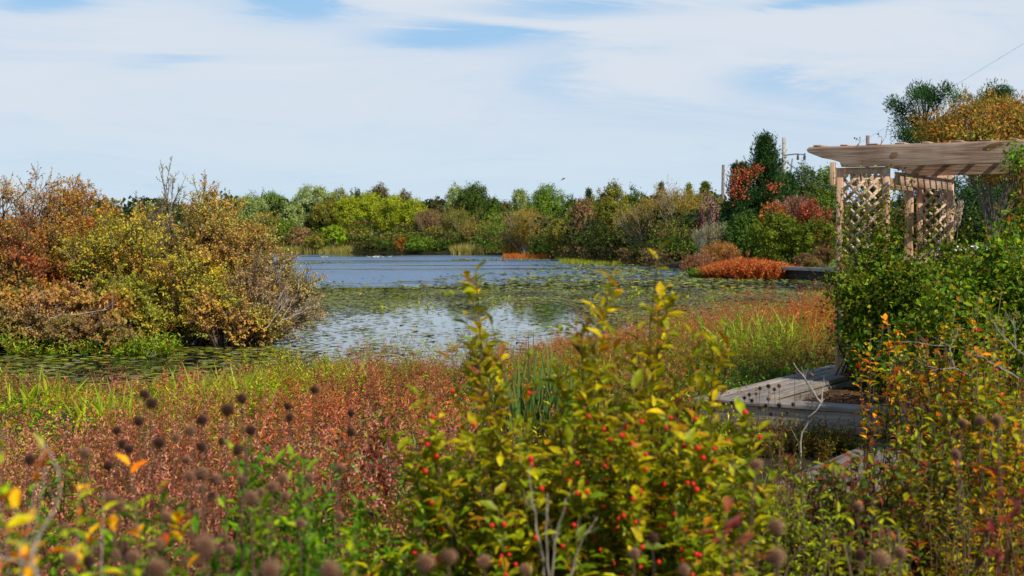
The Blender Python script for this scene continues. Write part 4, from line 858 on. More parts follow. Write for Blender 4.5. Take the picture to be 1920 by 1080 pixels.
S_pk = pal('#94785a:3 #a08c60:3 #8f8a4c:4 #8a6448:1', k); S_gr = pal('#6f8028:4 #8a942e:4 #556624:3 #a89834:2', 1.05); S_st = pal('#b08058:3 #a87848:2 #a0803c:3 #848434:2', .95)
bush('autumn_shrub', 'orange and olive rounded shrub at the left edge, tallest of the left mass', -130, 150, 300, 31, S_or, n0=48, k1=15, k2=9, lpt=8)
bush('autumn_shrub', 'crimson leaved shrub low at the left edge among orange ones', -40, 95, 398, 29.5, S_red, n0=16, k1=12, k2=7, bare=.1)
bush('autumn_shrub', 'orange brown shrub with twiggy top just right of the tallest left one', 60, 215, 325, 33, S_or, n0=36, k1=14, k2=8)
bush('autumn_shrub', 'slender red and orange sapling sticking up above the left shrubs', 160, 250, 308, 31.5, pal('#b0502c:3 #a8682c:3 #94783a:2 #a84a3a:1', k), n0=6, k1=14, k2=6, spread=.5, lsz=.07)
bush('autumn_shrub', 'yellow green shrub in the middle of the left mass', 120, 320, 372, 30.5, S_yg, n0=34, k1=13, k2=8)
bush('willow_shrub', 'wispy half bare grey green shrub with upright sprays against the sky', 268, 385, 296, 33.5, pal('#94946a:3 #a8a07c:2 #8a8454:2', .9), n0=14, k1=12, k2=6, bare=.35, spread=.4, lpt=6, lsz=.045)
bush('willow_shrub', 'wispy twig sprays right of the taller wispy shrub', 365, 440, 322, 33, pal('#94946a:3 #a8a07c:2 #8a8454:2', .9), n0=10, k1=11, k2=6, bare=.3, spread=.4, lpt=6, lsz=.045)
bush('autumn_shrub', 'olive brown shrub behind the wispy sprays', 230, 400, 350, 34.0, S_ol, n0=30, k1=13, k2=7)
bush('autumn_shrub', 'large olive and gold arching shrub, highest at the right of the left mass', 330, 500, 340, 32.0, S_ol, n0=34, k1=14, k2=8, lean=.15)
bush('autumn_shrub', 'gold tinged shrub with many fine twigs left of the pond opening', 360, 545, 400, 31.0, S_ol, n0=32, k1=13, k2=7, bare=.1, lean=.25)
bush('autumn_shrub', 'half bare purplish twiggy shrub reaching right over the water', 420, 590, 468, 30.5, S_pk, n0=34, k1=13, k2=7, bare=.3, lean=.45, lsz=.045)
bush('autumn_shrub', 'fine grey twigged shrub drooping to the water at the tip of the spit', 450, 580, 520, 30.0, S_pk, n0=22, k1=13, k2=7, bare=.55, lean=.5, lsz=.04, twig=pal('#b0a498:3 #94887c:3', .65))
bush('autumn_shrub', 'yellow and olive leaved low shrub under the arching olive shrub', 270, 440, 460, 30.0, S_yg, n0=26, k1=12, k2=7, bare=.15)
bush('autumn_shrub', 'low twiggy thicket with small olive leaves at the waterline', 330, 520, 540, 29.6, S_ol, n0=28, k1=12, k2=7, bare=.35)
bush('green_shrub', 'bright green leafy shrub low on the waterline in the left mass', 160, 290, 500, 29.0, S_gr, n0=26, k1=12, k2=7, lsz=.06)
bush('staghorn_sumac', 'salmon leaved sumac spreading low at left with pale stems', 20, 190, 505, 28.6, S_st, n0=18, k1=11, k2=7, lsz=.07, droop=-.3, twig=pal('#b0a498:3 #8a7a6c:3', .65))
bush('staghorn_sumac', 'small salmon leaved sumac right of the larger spreading one', 150, 250, 515, 28.5, S_st, n0=12, k1=10, k2=7, lsz=.08, droop=-.3)
bush('staghorn_sumac', 'olive and orange sumac at the far left edge near the water', -70, 60, 520, 28.4, pal('#a8803c:3 #94883a:3 #a8703c:2', .95), n0=16, k1=11, k2=7, lsz=.07, droop=-.3)
bush('bramble_thicket', 'brown leafless bramble thicket at the far left waterline', -60, 120, 565, 28.2, pal('#8a6844:4 #967a4c:3 #7a7a34:3', 1.05), n0=36, k1=12, k2=7, bare=.3, lsz=.045)
bush('bramble_thicket', 'brown leafless bramble thicket below the small sumac', 90, 240, 575, 28.0, pal('#8a6844:4 #967a4c:3 #7a8034:3', 1.05), n0=30, k1=12, k2=7, bare=.35, lsz=.045)
b = B(); n = 90; x, y = U(-9.8, -6.6, n), U(27.2, 28.6, n); tuft_plants(b, x, y, U(.15, .5, n), pal('#6f9030:3 #94983a:2 #8a6a34:1', .9), pal('#6a7a34', .8), 4, 9, .1, .3, .4, zb=np.zeros(n), sw=.003)
tag(b.build('marsh_weeds', M_LEAF), 'green weeds at the water edge under the left shrubs', 'weeds', kind='stuff')

SAT = 1.2
# ---------------------------------------------------------------- marsh on the near bank
PK = pal('#b06c60:4 #9c5450:3 #c08874:2 #844444:3 #8a7a40:1', .95); OR = pal('#c06c4c:4 #ac5844:3 #c4845c:3 #a08848:1.5', .95)
GY = pal('#a8b034:4 #94a42c:3 #b8b040:2 #7d9428:2 #b08848:1', 1.0); GN = pal('#6f8f2c:4 #86a034:3 #587a28:3 #a0a83c:1', .95); DG = pal('#3f6428:4 #557a2c:3 #34521f:2', .9)
MIXB = pal('#b07464:3 #a88448:2 #8f9640:3 #9a6050:3 #7a8638:2', 1.0)
def Q(px, py, h=.45):       # ground place whose plant tops appear at (px, py)
    D = (2.3 - h - .2) * F / max(py - 445, 30); return ((px - 960) / F * D, D)
zt = []
for (px, py, rx, ry, p_, s_) in [(235, 745, .9, 1.6, GY, .9), (420, 700, 1.2, 2.2, GY, .8), (560, 690, .8, 1.5, GY, .8), (640, 680, 1.2, 2.0, GY, .7), (60, 760, 1.2, 2.2, GN, .8), (150, 700, 1.2, 2.0, PK, .7), (330, 690, .5, 1.5, PK, .6),
                             (800, 710, 1.3, 3.0, pal('#8f4a48:4 #a05a54:3 #7a3c40:2', .95), .95), (700, 770, 1.3, 2.5, OR, .9), (620, 820, 1.2, 2.0, OR, .9), (420, 790, 1.2, 1.6, PK, .8), (900, 650, 1.3, 3.5, OR, .7), (740, 650, 1.2, 2.2, GN, .5),
                             (1180, 600, 2.6, 5, OR, .9), (1060, 620, 1.5, 4, PK, .6), (1400, 590, 3.2, 6, OR, .8), (1400, 640, 1.4, 3.5, GN, .9), (1520, 590, 1.0, 4, pal('#c0583a:3 #b04a34:2', .95), .9), (1330, 660, 1.0, 3.0, GN, .8), (1050, 680, 1.0, 3, GN, .8), (1420, 680, 1.2, 2.5, DG, .9), (1310, 720, 1.2, 2.0, DG, .8), (500, 860, 1.2, 1.2, OR, .5)]:
    x, y = Q(px, py); zt.append((x, y, rx, ry, p_, s_))
zf = zonecol(zt, MIXB)
def field(n, y0, y1, xl, xr):
    y = np.sqrt(U(y0 ** 2, y1 ** 2, n)); x = U(0, 1, n) * (xr - xl) * y + xl * y; g = ground(x, y)
    # keep clear of the deck
    ru = (x - C0[0]) * u[0] + (y - C0[1]) * u[1]; rw = (x - C0[0]) * wv[0] + (y - C0[1]) * wv[1]
    k_ = (sdist(x, y) > -.9) & ~((ru > -.1) & (rw > -3.1)); return x[k_], y[k_]
b = B(); cxx, cyy = field(1500, 7.5, 46, -.43, .43); k_ = ~((cxx < -2.0) & (cyy > 24)); cxx, cyy = cxx[k_], cyy[k_]; nc_ = len(cxx)
LIT = pal('#b0905c:3 #a07850:2 #8a6a48:2', .9); DK = pal('#6a4a38:3 #5a5a2c:2 #7a3c34:2', .8)
gp = []
for q_ in range(nc_):
    pr_ = [MIXB] * 2 + [PK] * 2 + [GN, GN, GY, GY, LIT, DK, OR, OR]; best = pr_[rng.integers(0, len(pr_))]
    for (zx, zy, rx, ry, zp, zs) in zt:
        if U(0, 1) < zs * math.exp(-((cxx[q_] - zx) / rx) ** 2 - ((cyy[q_] - zy) / ry) ** 2): best = zp
    gp.append(best)
m_ = 9; x = np.repeat(cxx, m_) + rng.normal(size=nc_ * m_) * .2; y = np.repeat(cyy, m_) + rng.normal(size=nc_ * m_) * .24
hc = U(.45, 1.9, nc_) ** 1.0; tint = U(.75, 1.25, (nc_, 3)) ** np.array([.6, .6, .6]) * U(.8, 1.2, (nc_, 1))
hh = np.clip(.40 + .1 * vnoise(x, y, 1.2, 21) + .1 * (x > 1) - .2 * np.clip((-x - 1.5) / 4, 0, 1), .14, .8) * np.repeat(hc, m_) * np.clip((sdist(x, y) + 1.6) / 2.6, .35, 1)
NST, NLF = 4, 10
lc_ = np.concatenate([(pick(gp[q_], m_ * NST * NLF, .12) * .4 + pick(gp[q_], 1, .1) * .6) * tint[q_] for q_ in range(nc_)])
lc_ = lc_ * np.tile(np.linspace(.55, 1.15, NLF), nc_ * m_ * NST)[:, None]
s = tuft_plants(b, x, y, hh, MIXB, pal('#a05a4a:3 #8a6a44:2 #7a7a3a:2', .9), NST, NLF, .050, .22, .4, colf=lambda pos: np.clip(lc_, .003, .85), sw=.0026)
tag(b.build('smartweed', M_LEAF), 'pink, orange and green smartweed covering the near bank', 'smartweed', kind='stuff')
b = B(); tp = s[:, -1]; k_ = U(0, 1, len(tp)) < .45 * (vnoise(tp[:, 0], tp[:, 1], 1.1, 77) > .05); tp = tp[k_]; m = 14; N_ = len(tp) * m; pp = np.repeat(tp, m, 0); pp = pp + np.stack([rng.normal(size=N_) * .016, rng.normal(size=N_) * .016, U(-.16, .10, N_)], -1)
tcol = zf(pp) * .7 + lin('#b06a58') * .3
leaves(b, pp, norm(randu(N_) + V(0, 0, .8)), randu(N_), .020, .012, tcol)
tag(b.build('seed_spikes', M_DRY), 'tiny reddish seed spikes topping the smartweed', 'seed spikes', kind='stuff')
# low green mat between the taller stems
b = B(); x, y = field(60000, 6.5, 30, -.42, .30); n = len(x); k_ = sdist(x, y) > -.6; x, y = x[k_], y[k_]; n = len(x)
pos = np.stack([x, y, np.maximum(ground(x, y), 0) + U(0, .10, n)], -1)
leaves(b, pos, norm(randu(n) * V(1, 1, .5)), randu(n) * .6 + V(0, 0, 1), U(.04, .085, n), U(.02, .04, n), zonecol([z for z in zt if any(z[4] is q_ for q_ in (GY, GN, DG))], pal('#7a8a34:3 #94803c:2 #8a5a44:2 #556a28:2', .8))(pos))
tag(b.build('ground_cover', M_LEAF), 'low leafy mat under the marsh plants', 'ground cover', kind='stuff')

def blades(nm, label, px, py, D, n, L_, w_, p, droop=(.05, .5), spread=.25, rad=.15, cat='grass', drd=None, mat=None, group=None, z0=None):
    c = at(px, py, D); g = max(gz(c[0], D), 0) if z0 is None else z0; r = V(c[0], D, g)
    b = B(); p0 = r + rng.normal(size=(n, 3)) * V(rad, rad * .7, 0)
    ribbons(b, p0, norm(rng.normal(size=(n, 3)) * V(spread, spread, 0) + V(0, 0, 1)), L_ * U(.6, 1.1, n), U(*droop, n), w_ * U(.7, 1.2, n), pick(p, n, .2), 6, tipc=lin('#a8a050') * .5)
    return tag(b.build(nm, M_LEAF, origin=r), label, cat, group)
IR = pal('#98a234:4 #80942c:3 #a8a040:2 #6c8028:3', .85); DR = pal('#3a6a34:4 #4c7c3c:3 #2c5428:3', .7)
for (px, py, D, n, L_, lb) in [(230, 790, 13.6, 90, .55, 'bright green iris clump left, nearest the seed heads'), (205, 775, 14.2, 50, .5, 'small iris clump left of the nearest bright one'), (390, 745, 15.5, 80, .6, 'yellow green iris clump in the middle of the left marsh'), (440, 725, 16.5, 90, .6, 'dense yellow green iris clump right of the middle one'),
                               (350, 710, 17.5, 60, .5, 'faint iris clump behind the middle yellow green one'), (470, 700, 18.2, 50, .5, 'iris clump with pale tips behind the dense yellow green one'), (640, 690, 19.5, 90, .5, 'yellow green iris clump by the water, right of the others'), (85, 735, 16.5, 50, .5, 'green iris clump near the left edge by the water'), (610, 700, 19.0, 40, .45, 'small iris clump hugging the one by the water')]:
    blades('iris_clump', lb, px, py, D, int(n * .95), L_ * 1.05, .026, IR, (.02, .35), .28, .20, 'iris', group='iris clumps in the marsh')
blades('cattail_clump', 'dark green upright cattail clump left, behind the berry bush', 985, 770, 10.6, 75, 1.06, .032, DR, (.0, .18), .12, .14, 'cattails')
blades('cattail_clump', 'dark green upright cattail clump right, taller, behind the berry bush', 1045, 760, 10.8, 80, 1.12, .032, DR, (.0, .18), .13, .15, 'cattails')
blades('reed_clump', 'drooping blue green reed clump left of the berry bush', 812, 860, 7.6, 60, 1.15, .026, pal('#4a7c40:4 #5f8f4a:3 #3a6a34:2', .9), (.25, .8), .32, .10, 'reeds')
blades('reed_clump', 'small arching reed tuft left of the drooping reed clump', 760, 880, 7.5, 26, .98, .024, pal('#6a9040:4 #86a04a:3', .9), (.4, .9), .4, .08, 'reeds')
blades('reed_clump', 'green grass blades standing in the orange smartweed right of the berry bush', 1395, 640, 24, 90, .95, .03, pal('#7d9a3c:3 #94a840:2', .9), (.0, .3), .25, .35, 'grass')
blades('reed_clump', 'faint green blades near the vine in the orange smartweed', 1455, 615, 26, 70, .9, .03, pal('#86983c:3 #a0a040:2', .9), (.0, .3), .3, .4, 'grass')

# leafy plants: stems given by their tips
def sprig(nm, label, cat, base, tips, lsz, ratio, p, stemc, t0=.35, lpm=34, tw=0, twl=.16, sw=.004, tpl=T11, mat=None, spread=.75, bendy=.12, group=None, colf=None, root=None, tw_lv=6, wob=.02, stems='stems', fol='foliage'):
    base = np.asarray(base, float); tips = np.asarray(tips, float); n = len(tips)
    r = root or thing(nm, label, cat, tuple(base[:, ].mean(0)) if base.ndim == 2 else tuple(base), group)
    p0 = np.broadcast_to(base, tips.shape) if base.ndim == 1 else base
    v = tips - p0; bend = rng.normal(size=(n, 3)) * bendy * V(1, 1, .3)
    L_ = np.linalg.norm(v, axis=1); s0 = curve(p0, v / L_[:, None] - bend, L_, bend, 8, wob * .3)
    bs, bl = B(), B(); tubes(bs, s0, sw, sw * .35, pick(stemc, n, .15), 5)
    m = max(3, int(lpm * L_.mean() * (1 - t0)))
    leaf_on(bl, s0, m, t0, lsz, ratio, p, spread, .6, tpl=tpl, col=colf, tend=1.0)
    s1 = None
    if tw:
        s1 = kids(s0, tw, t0 * .8, .97, np.full(n, twl), .55, .35, 4, bend=(0, 0, .05), wob=.03); tubes(bs, s1, sw * .45, sw * .2, pick(stemc, len(s1), .15), 3)
        leaf_on(bl, s1, tw_lv, .15, lsz * .92, ratio, p, spread, .6, tpl=tpl, col=colf)
    bs.build(stems, M_STEM, r, smooth=True); bl.build(fol, M_NEAR, r); return r, s0, s1

# the winterberry in the middle of the foreground
WB = pal('#9c9626:3 #828c24:5 #a89e2c:2 #667a20:5 #a07c2c:1.2 #b8b038:1', .95)
STM = pal('#6a5a44:3 #54463a:2 #7a6a50:1', .7)
def outline(px):
    return np.interp(px, [700, 760, 800, 840, 880, 905, 930, 960, 1000, 1060, 1090, 1120, 1160, 1185, 1215, 1240, 1262, 1290, 1330, 1390, 1420], [960, 850, 770, 735, 650, 600, 572, 690, 760, 720, 610, 558, 575, 590, 600, 540, 600, 610, 740, 800, 900])
tp_ = []
for (px, py, D) in [(930, 572, 4.0), (1240, 487, 3.9), (868, 592, 4.15), (1120, 556, 4.0), (1160, 575, 4.1), (1200, 590, 4.2), (1285, 605, 4.0), (1310, 600, 4.15), (905, 610, 4.1), (1090, 600, 4.0), (1255, 545, 4.1), (1035, 700, 4.1), (985, 700, 4.2)]: tp_.append(at(px, py, D))
n = 210; px = U(720, 1400, n); py = outline(px) + U(0, 1, n) ** 1.1 * 300 + np.where(outline(px) < 690, 165, 45)
for i in range(n): tp_.append(at(px[i], min(py[i], 1060), U(3.5, 4.7)))
tp_ = np.array(tp_); g = gz(0.35, 4.1)
bs_ = np.stack([.33 + (tp_[:, 0] - .33) * .35 + rng.normal(size=len(tp_)) * .05, 4.1 + (tp_[:, 1] - 4.1) * .4, np.full(len(tp_), g)], -1)
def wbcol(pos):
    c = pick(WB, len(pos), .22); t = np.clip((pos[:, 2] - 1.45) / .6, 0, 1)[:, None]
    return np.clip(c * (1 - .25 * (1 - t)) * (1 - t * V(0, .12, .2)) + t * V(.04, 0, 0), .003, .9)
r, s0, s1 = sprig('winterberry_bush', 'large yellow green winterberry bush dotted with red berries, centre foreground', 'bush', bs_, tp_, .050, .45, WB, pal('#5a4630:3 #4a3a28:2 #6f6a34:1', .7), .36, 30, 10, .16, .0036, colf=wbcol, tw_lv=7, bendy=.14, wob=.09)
# taller, sparser golden leaders standing out of the crown
ld = []
for (a_, b_, t0_, t1_, m_) in [(870, 960, 600, 720, 7), (1090, 1150, 590, 700, 5), (1150, 1215, 620, 700, 4), (1215, 1300, 620, 720, 5), (1300, 1345, 680, 740, 3), (910, 940, 572, 640, 2)]:
    for _ in range(m_): ld.append(at(U(a_, b_), U(t0_, t1_), U(3.75, 4.35)))
ld = np.array(ld); lb_ = np.stack([.33 + (ld[:, 0] - .33) * .45, 4.1 + (ld[:, 1] - 4.1) * .5, np.full(len(ld), g)], -1)
_, s0b, s1b = sprig('', '', '', lb_, ld, .046, .40, pal('#9a862a:4 #8c8428:4 #768024:3 #a07030:2 #7a5234:1.5', .74), pal('#5a4630:3 #4a3a28:2', .7), .55, 40, 3, .06, .0030, spread=.55, tw_lv=4, bendy=.08, wob=.06, root=r)
def berries(root, pts, n, rad, zmin=None, spread=.010, more=0):
    t = U(.55, 1.0, (len(pts), 1)); pos, _ = sample(pts, t); pos = pos[:, 0] + rng.normal(size=(len(pts), 3)) * spread + V(0, -.04, .01)
    sx = (pos[:, 1]); order = np.argsort(pos[:, 1] + rng.normal(size=len(pos)) * .2); rest = order[n:n + more]; order = order[:n]
    b = B(); v, f = [], []; m_, k = 6, 9
    for i in range(m_ + 1):
        a = pi * i / m_
        for j in range(k): t = 2 * pi * j / k; v.append((sin(a) * cos(t), sin(a) * sin(t), cos(a)))
    for i in range(m_):
        for j in range(k): f.append([i * k + j, i * k + (j + 1) % k, (i + 1) * k + (j + 1) % k, (i + 1) * k + j])
    b.add(np.array(v) * rad, f, lin('#d02818') * .9); me = b.mesh('berry', (0, 0, 0), True); me.materials.append(M_BERRY)
    if more:
        b2 = B(); vv = np.array(v) * rad; fa = np.array(f)
        for q in rest: b2.add(vv + pos[q], fa, lin('#d02818') * .9)
        tag(b2.build('berries', M_BERRY, root, smooth=True), kind='stuff')
    for q in order:
        o = bpy.data.objects.new('berry', me); COL.objects.link(o); o.parent = root; o.location = tuple(pos[q] - V(*root.location)); s = U(.85, 1.2); o.scale = (s, s, s)
berries(r, np.concatenate([s1[s1[:, 0, 2] > 1.2], s1b]), 98, .0064, more=130)
# seed heads ------------------------------------------------------------
def spiky(rad, n=120, core=.58, dark=V(.018, .012, .009), lightc=V(.2, .12, .08)):
    b = B(); m_, k = 7, 10; v, f = [], []
    for i in range(m_ + 1):
        a = pi * i / m_
        for j in range(k): t = 2 * pi * j / k; v.append((core * sin(a) * cos(t), core * sin(a) * sin(t), core * cos(a)))
    for i in range(m_):
        for j in range(k): f.append([i * k + j, i * k + (j + 1) % k, (i + 1) * k + (j + 1) % k, (i + 1) * k + j])
    b.add(np.array(v) * rad, f, dark)
    i = np.arange(n) + .5; ph = np.arccos(1 - 2 * i / n); th = pi * (1 + 5 ** .5) * i; d = np.stack([np.cos(th) * np.sin(ph), np.sin(th) * np.sin(ph), np.cos(ph)], -1)
    p = norm(d + rng.normal(size=d.shape) * .05); t1 = norm(np.cross(p, V(.3, .5, .8))); t2 = np.cross(p, t1); w_ = .085
    base = p * core * .9; tip = p * (1 + U(-.22, .12, (n, 1)))
    vv = np.stack([base + t1 * w_, base - t1 * w_ * .5 + t2 * w_ * .87, base - t1 * w_ * .5 - t2 * w_ * .87, tip], 1).reshape(-1, 3) * rad
    ff = (np.array([[0, 1, 3], [1, 2, 3], [2, 0, 3]])[None] + (np.arange(n) * 4)[:, None, None]).reshape(-1, 3)
    cc = np.tile(np.array([dark, dark, dark, lightc]), (n, 1)); b.add(vv, ff, cc); return b.mesh('seed_head', (0, 0, 0))
H_DARK = [spiky(.0145, dark=V(.02, .010, .007), lightc=V(.18, .085, .055)) for _ in range(3)]; H_BR = [spiky(.0145, dark=V(.07, .03, .016), lightc=V(.55, .31, .19)) for _ in range(3)]
for m_ in H_DARK + H_BR: m_.materials.append(M_DRY)
def cone(px, py, size, kind, label=None, lean=None, depth=None):
    D = depth or .0145 * 2 * F / size; c = at(px, py, D); g = gz(c[0], D)
    le = rng.normal() * .06 if lean is None else lean; bx_, by_ = c[0] + le, D + rng.normal() * .04
    lab = label or ('dry coneflower stalk with a dark round seed head in the left foreground' if px < 700 and kind else 'faded coneflower stalk with a pale brown seed head in the left foreground' if px < 700 else
                    'dry coneflower stalk with a dark head standing in front of the boardwalk' if size < 13 else 'dry coneflower stalk with blurred brown head in the right foreground')
    grp = 'dry coneflowers at left' if px < 700 else 'small dry coneflowers by the boardwalk' if size < 13 else 'dry coneflowers at right'
    if label is None: grp += ' with dark heads' if kind else ' with brown heads'
    if label is None and not kind and size < 13: lab = 'dry coneflower stalk with a brown head standing in front of the boardwalk'
    if label is None and kind and px >= 700 and size >= 13: lab = 'dry coneflower stalk with a dark blurred head in the right foreground'
    r = thing('coneflower', lab, 'coneflower', (bx_, by_, g), grp)
    b = B(); p0 = V(bx_, by_, g); mid = (p0 + c) / 2 + rng.normal(size=3) * V(.02, .02, 0); tt = np.linspace(0, 1, 8)[:, None]
    P_ = p0 * (1 - tt) ** 2 + mid * 2 * tt * (1 - tt) + c * tt ** 2; tubes(b, P_[None], .0018, .0013, (lin('#4a3628') if kind else lin('#6a4a36')) * .6, 5)
    if size > 13:
        pt, _ = sample(P_[None], U(.3, .85, (1, 5))); pt = pt[0]; leaves(b, pt, norm(randu(5) - V(0, 0, .8)), randu(5), U(.03, .07, 5), .014, pick(pal('#5a4434:3 #3f3026:2', .6), 5), T11)
    b.build('stem', M_STEM, r, smooth=False)
    me = (H_DARK if kind else H_BR)[rng.integers(0, 3)]
    o = bpy.data.objects.new('seed_head', me); COL.objects.link(o); o.parent = r; o.location = tuple(c - V(bx_, by_, g)); s = size * D / F / (.029) * U(.95, 1.05); o.scale = (s, s, s * U(.72, 1.12)); o.rotation_euler = tuple(U(0, 6.28, 3))
CN = [(270, 739, 22, 1), (284, 756, 26, 1), (260, 790, 22, 1), (219, 807, 20, 1), (229, 832, 22, 1), (242, 842, 22, 1), (298, 830, 28, 1), (330, 821, 24, 0), (357, 807, 24, 0), (379, 787, 24, 1), (377, 838, 26, 1), (426, 769, 30, 1), (453, 747, 25, 1), (471, 807, 24, 1), (445, 843, 24, 1), (415, 827, 17, 1),
      (539, 761, 20, 1), (543, 783, 20, 1), (454, 899, 24, 0), (355, 893, 26, 0), (380, 887, 26, 0), (405, 898, 24, 0), (511, 913, 26, 0), (530, 898, 24, 0), (580, 895, 22, 0), (471, 933, 30, 0), (224, 947, 28, 0), (255, 993, 28, 0), (295, 1020, 28, 0), (233, 1031, 26, 1), (132, 1049, 36, 0), (165, 1053, 28, 1), (184, 1033, 26, 0), (431, 1031, 28, 0),
      (507, 1070, 44, 0), (618, 1070, 44, 0), (159, 849, 24, 0), (124, 991, 28, 0), (56, 862, 26, 1), (310, 969, 26, 0), (349, 862, 20, 0), (249, 1044, 30, 0), (658, 774, 18, 1), (658, 810, 18, 1),
      (797, 1055, 40, 0), (908, 1052, 28, 0), (984, 1069, 26, 0), (1223, 1010, 26, 1), (1189, 1038, 26, 0), (1283, 1069, 30, 0), (1417, 872, 30, 0), (1455, 989, 36, 0), (1608, 950, 24, 0), (1688, 1037, 30, 0), (1455, 1045, 40, 0), (1613, 1040, 26, 1), (1635, 811, 15, 1), (1804, 794, 22, 0), (1838, 789, 22, 0), (1869, 789, 26, 0), (1792, 852, 22, 0),
      (1425, 728, 10, 1), (1441, 724, 11, 1), (1461, 723, 11, 0), (1490, 699, 9, 1), (1521, 703, 10, 0), (1405, 740, 10, 1), (1410, 751, 11, 1), (1396, 746, 9, 1), (1372, 755, 10, 1), (1381, 760, 11, 1), (1357, 757, 9, 1), (1425, 764, 9, 1), (1436, 760, 9, 1), (1461, 760, 12, 1), (1487, 758, 10, 1), (1302, 779, 8, 0), (1294, 773, 8, 0), (1441, 748, 10, 0), (1476, 773, 9, 1), (1452, 730, 9, 1), (1418, 738, 9, 0), (1446, 776, 9, 1)]
for (px, py, s_, kd) in CN: cone(px, py, s_ * (1.12 if s_ > 13 else 1), kd)
for _ in range(26): cone(U(60, 680), 870 + 190 * U(0, 1), U(20, 30), int(U(0, 1) < .3))
cone(385, 1025, 56, 0, 'large blurred brown coneflower head closest to the camera, bottom left')
cone(293, 1066, 52, 0, 'large blurred brown coneflower head cut by the frame, left of the closest one')
cone(589, 731, 22, 1, 'tall leaning dry coneflower on a long dark stalk, rightmost of the left group', -.02 - .06)
cone(842, 1044, 38, 0, 'blurred brown coneflower head at the foot of the winterberry bush')
cone(1651, 1049, 46, 0, 'large blurred brown coneflower head at the bottom right')

# ---------------------------------------------------------------- left foreground: near twigs and tangle
YO = pal('#d09a24:3 #b0a82c:3 #d07c24:2 #8f9c2c:3 #c05a24:1', 1.0)
def tips(lst): return np.array([at(*q) for q in lst])
sprig('chokeberry_shrub', 'near leafy shrub with yellow and orange leaves on grey twigs, bottom left corner', 'bush', V(-.72, 1.9, gz(-.72, 1.9)), tips([(20, 805, 2.0), (95, 815, 2.05), (75, 880, 1.9), (30, 940, 1.8), (10, 870, 1.8), (150, 930, 2.1), (200, 900, 2.2), (5, 985, 1.8)]), .028, .5, YO, pal('#8a7c70:3 #a8988a:2', .7), .45, 30, 3, .07, .0022, tw_lv=4)
sprig('chokeberry_shrub', 'yellow green leafy stems with a few orange leaves left of centre foreground', 'bush', V(-.55, 2.5, gz(-.55, 2.5)), tips([(262, 868, 2.4), (300, 900, 2.5), (240, 940, 2.4), (330, 960, 2.6), (165, 880, 2.5), (215, 985, 2.4)]), .036, .42, YO, pal('#6a5a44:3', .7), .5, 26, 3, .07, .0022, tw_lv=4)
GL = pal('#5f8228:4 #7a962c:3 #48701f:4 #9aa034:2', .72)
for (px, D, n, ytop, lb) in [(520, 3.4, 12, 840, 'bright green leafy aster plant behind the faded seed heads'), (600, 3.6, 9, 855, 'leafy green plant beside the leaning coneflower'), (600, 3.0, 12, 960, 'green leafy plant at the bottom, left of the winterberry'), (430, 2.8, 10, 960, 'green leafy plant around the large near seed heads'), (330, 3.2, 8, 930, 'yellow green leafy plant in the left foreground'), (700, 3.8, 9, 900, 'green leafy goldenrod stems at the left foot of the winterberry'), (130, 3.0, 10, 950, 'yellow green leafy weeds at the bottom left'), (40, 3.3, 8, 900, 'green leafy weeds at the left edge'), (250, 2.8, 10, 1000, 'green weeds in the bottom left below the dark seed heads')]:
    x = at(px, 500, D)[0]; base = np.column_stack([x + U(-.15, .15, n), D + U(-.15, .15, n), np.full(n, gz(x, D))]); tt = np.array([at(px + U(-90, 90), ytop + U(0, 1) ** 1.3 * 170, D + U(-.25, .25)) for _ in range(n)])
    sprig('aster_plant', lb, 'plant', base, tt, .040, .34, GL, pal('#7a6a3a:2 #8a5a44:2 #6a7a34:2', .8), .3, 50, 5, .09, .0022, tw_lv=6)
sprig('goldenrod', 'yellow tipped goldenrod left of the winterberry bush', 'goldenrod', V(-.36, 3.9, gz(-.36, 3.9)), tips([(715, 925, 3.9), (735, 905, 3.85), (700, 950, 3.95), (745, 940, 4.0), (690, 985, 3.8)]), .03, .2, pal('#b0a030:3 #c0a834:2 #7a8a2c:2', .95), pal('#7a6a3a', .7), .3, 70, 5, .06, .003, tw_lv=8)
# reddish and brown understorey tangle
def tangle(nm, label, x0, x1, y0, y1, n, h0, h1, p, stemp, nlf=8, lsz=.04, ratio=.3, sw=.0022, zf_=None, k=5, nst=2, excl=None, spr=.3):
    y = np.sqrt(U(y0 ** 2, y1 ** 2, n)); x = U(0, 1, n) * (x1 - x0) * y + x0 * y; b = B()
    gp_ = vnoise(x, y, 1.5, 91) * .7 + vnoise(x, y, 3.1, 92) * .5; k_ = gp_ > -.28 + U(-.15, .15, len(x)); x, y, gp_ = x[k_], y[k_], gp_[k_]
    if excl is not None: k_ = ~excl(x, y); x, y, gp_ = x[k_], y[k_], gp_[k_]
    n = len(x); prim = pick(p, n, .15); idx = np.argsort(vnoise(x, y, 1.7, int(n) % 97)); prim = prim[np.argsort(prim @ V(1, -1, 0))][np.argsort(idx)] * .6 + prim * .4
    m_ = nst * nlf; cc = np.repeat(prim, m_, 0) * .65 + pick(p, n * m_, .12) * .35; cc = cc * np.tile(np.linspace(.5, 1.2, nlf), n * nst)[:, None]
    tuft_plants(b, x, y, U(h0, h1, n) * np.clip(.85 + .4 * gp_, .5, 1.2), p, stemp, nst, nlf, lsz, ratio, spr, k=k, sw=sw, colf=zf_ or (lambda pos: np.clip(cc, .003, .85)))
    return tag(b.build(nm, M_LEAF), label, 'undergrowth', kind='stuff')
ondeck = lambda x, y: (((x - C0[0]) * u[0] + (y - C0[1]) * u[1]) > .3) & (((x - C0[0]) * wv[0] + (y - C0[1]) * wv[1]) > -3.1)
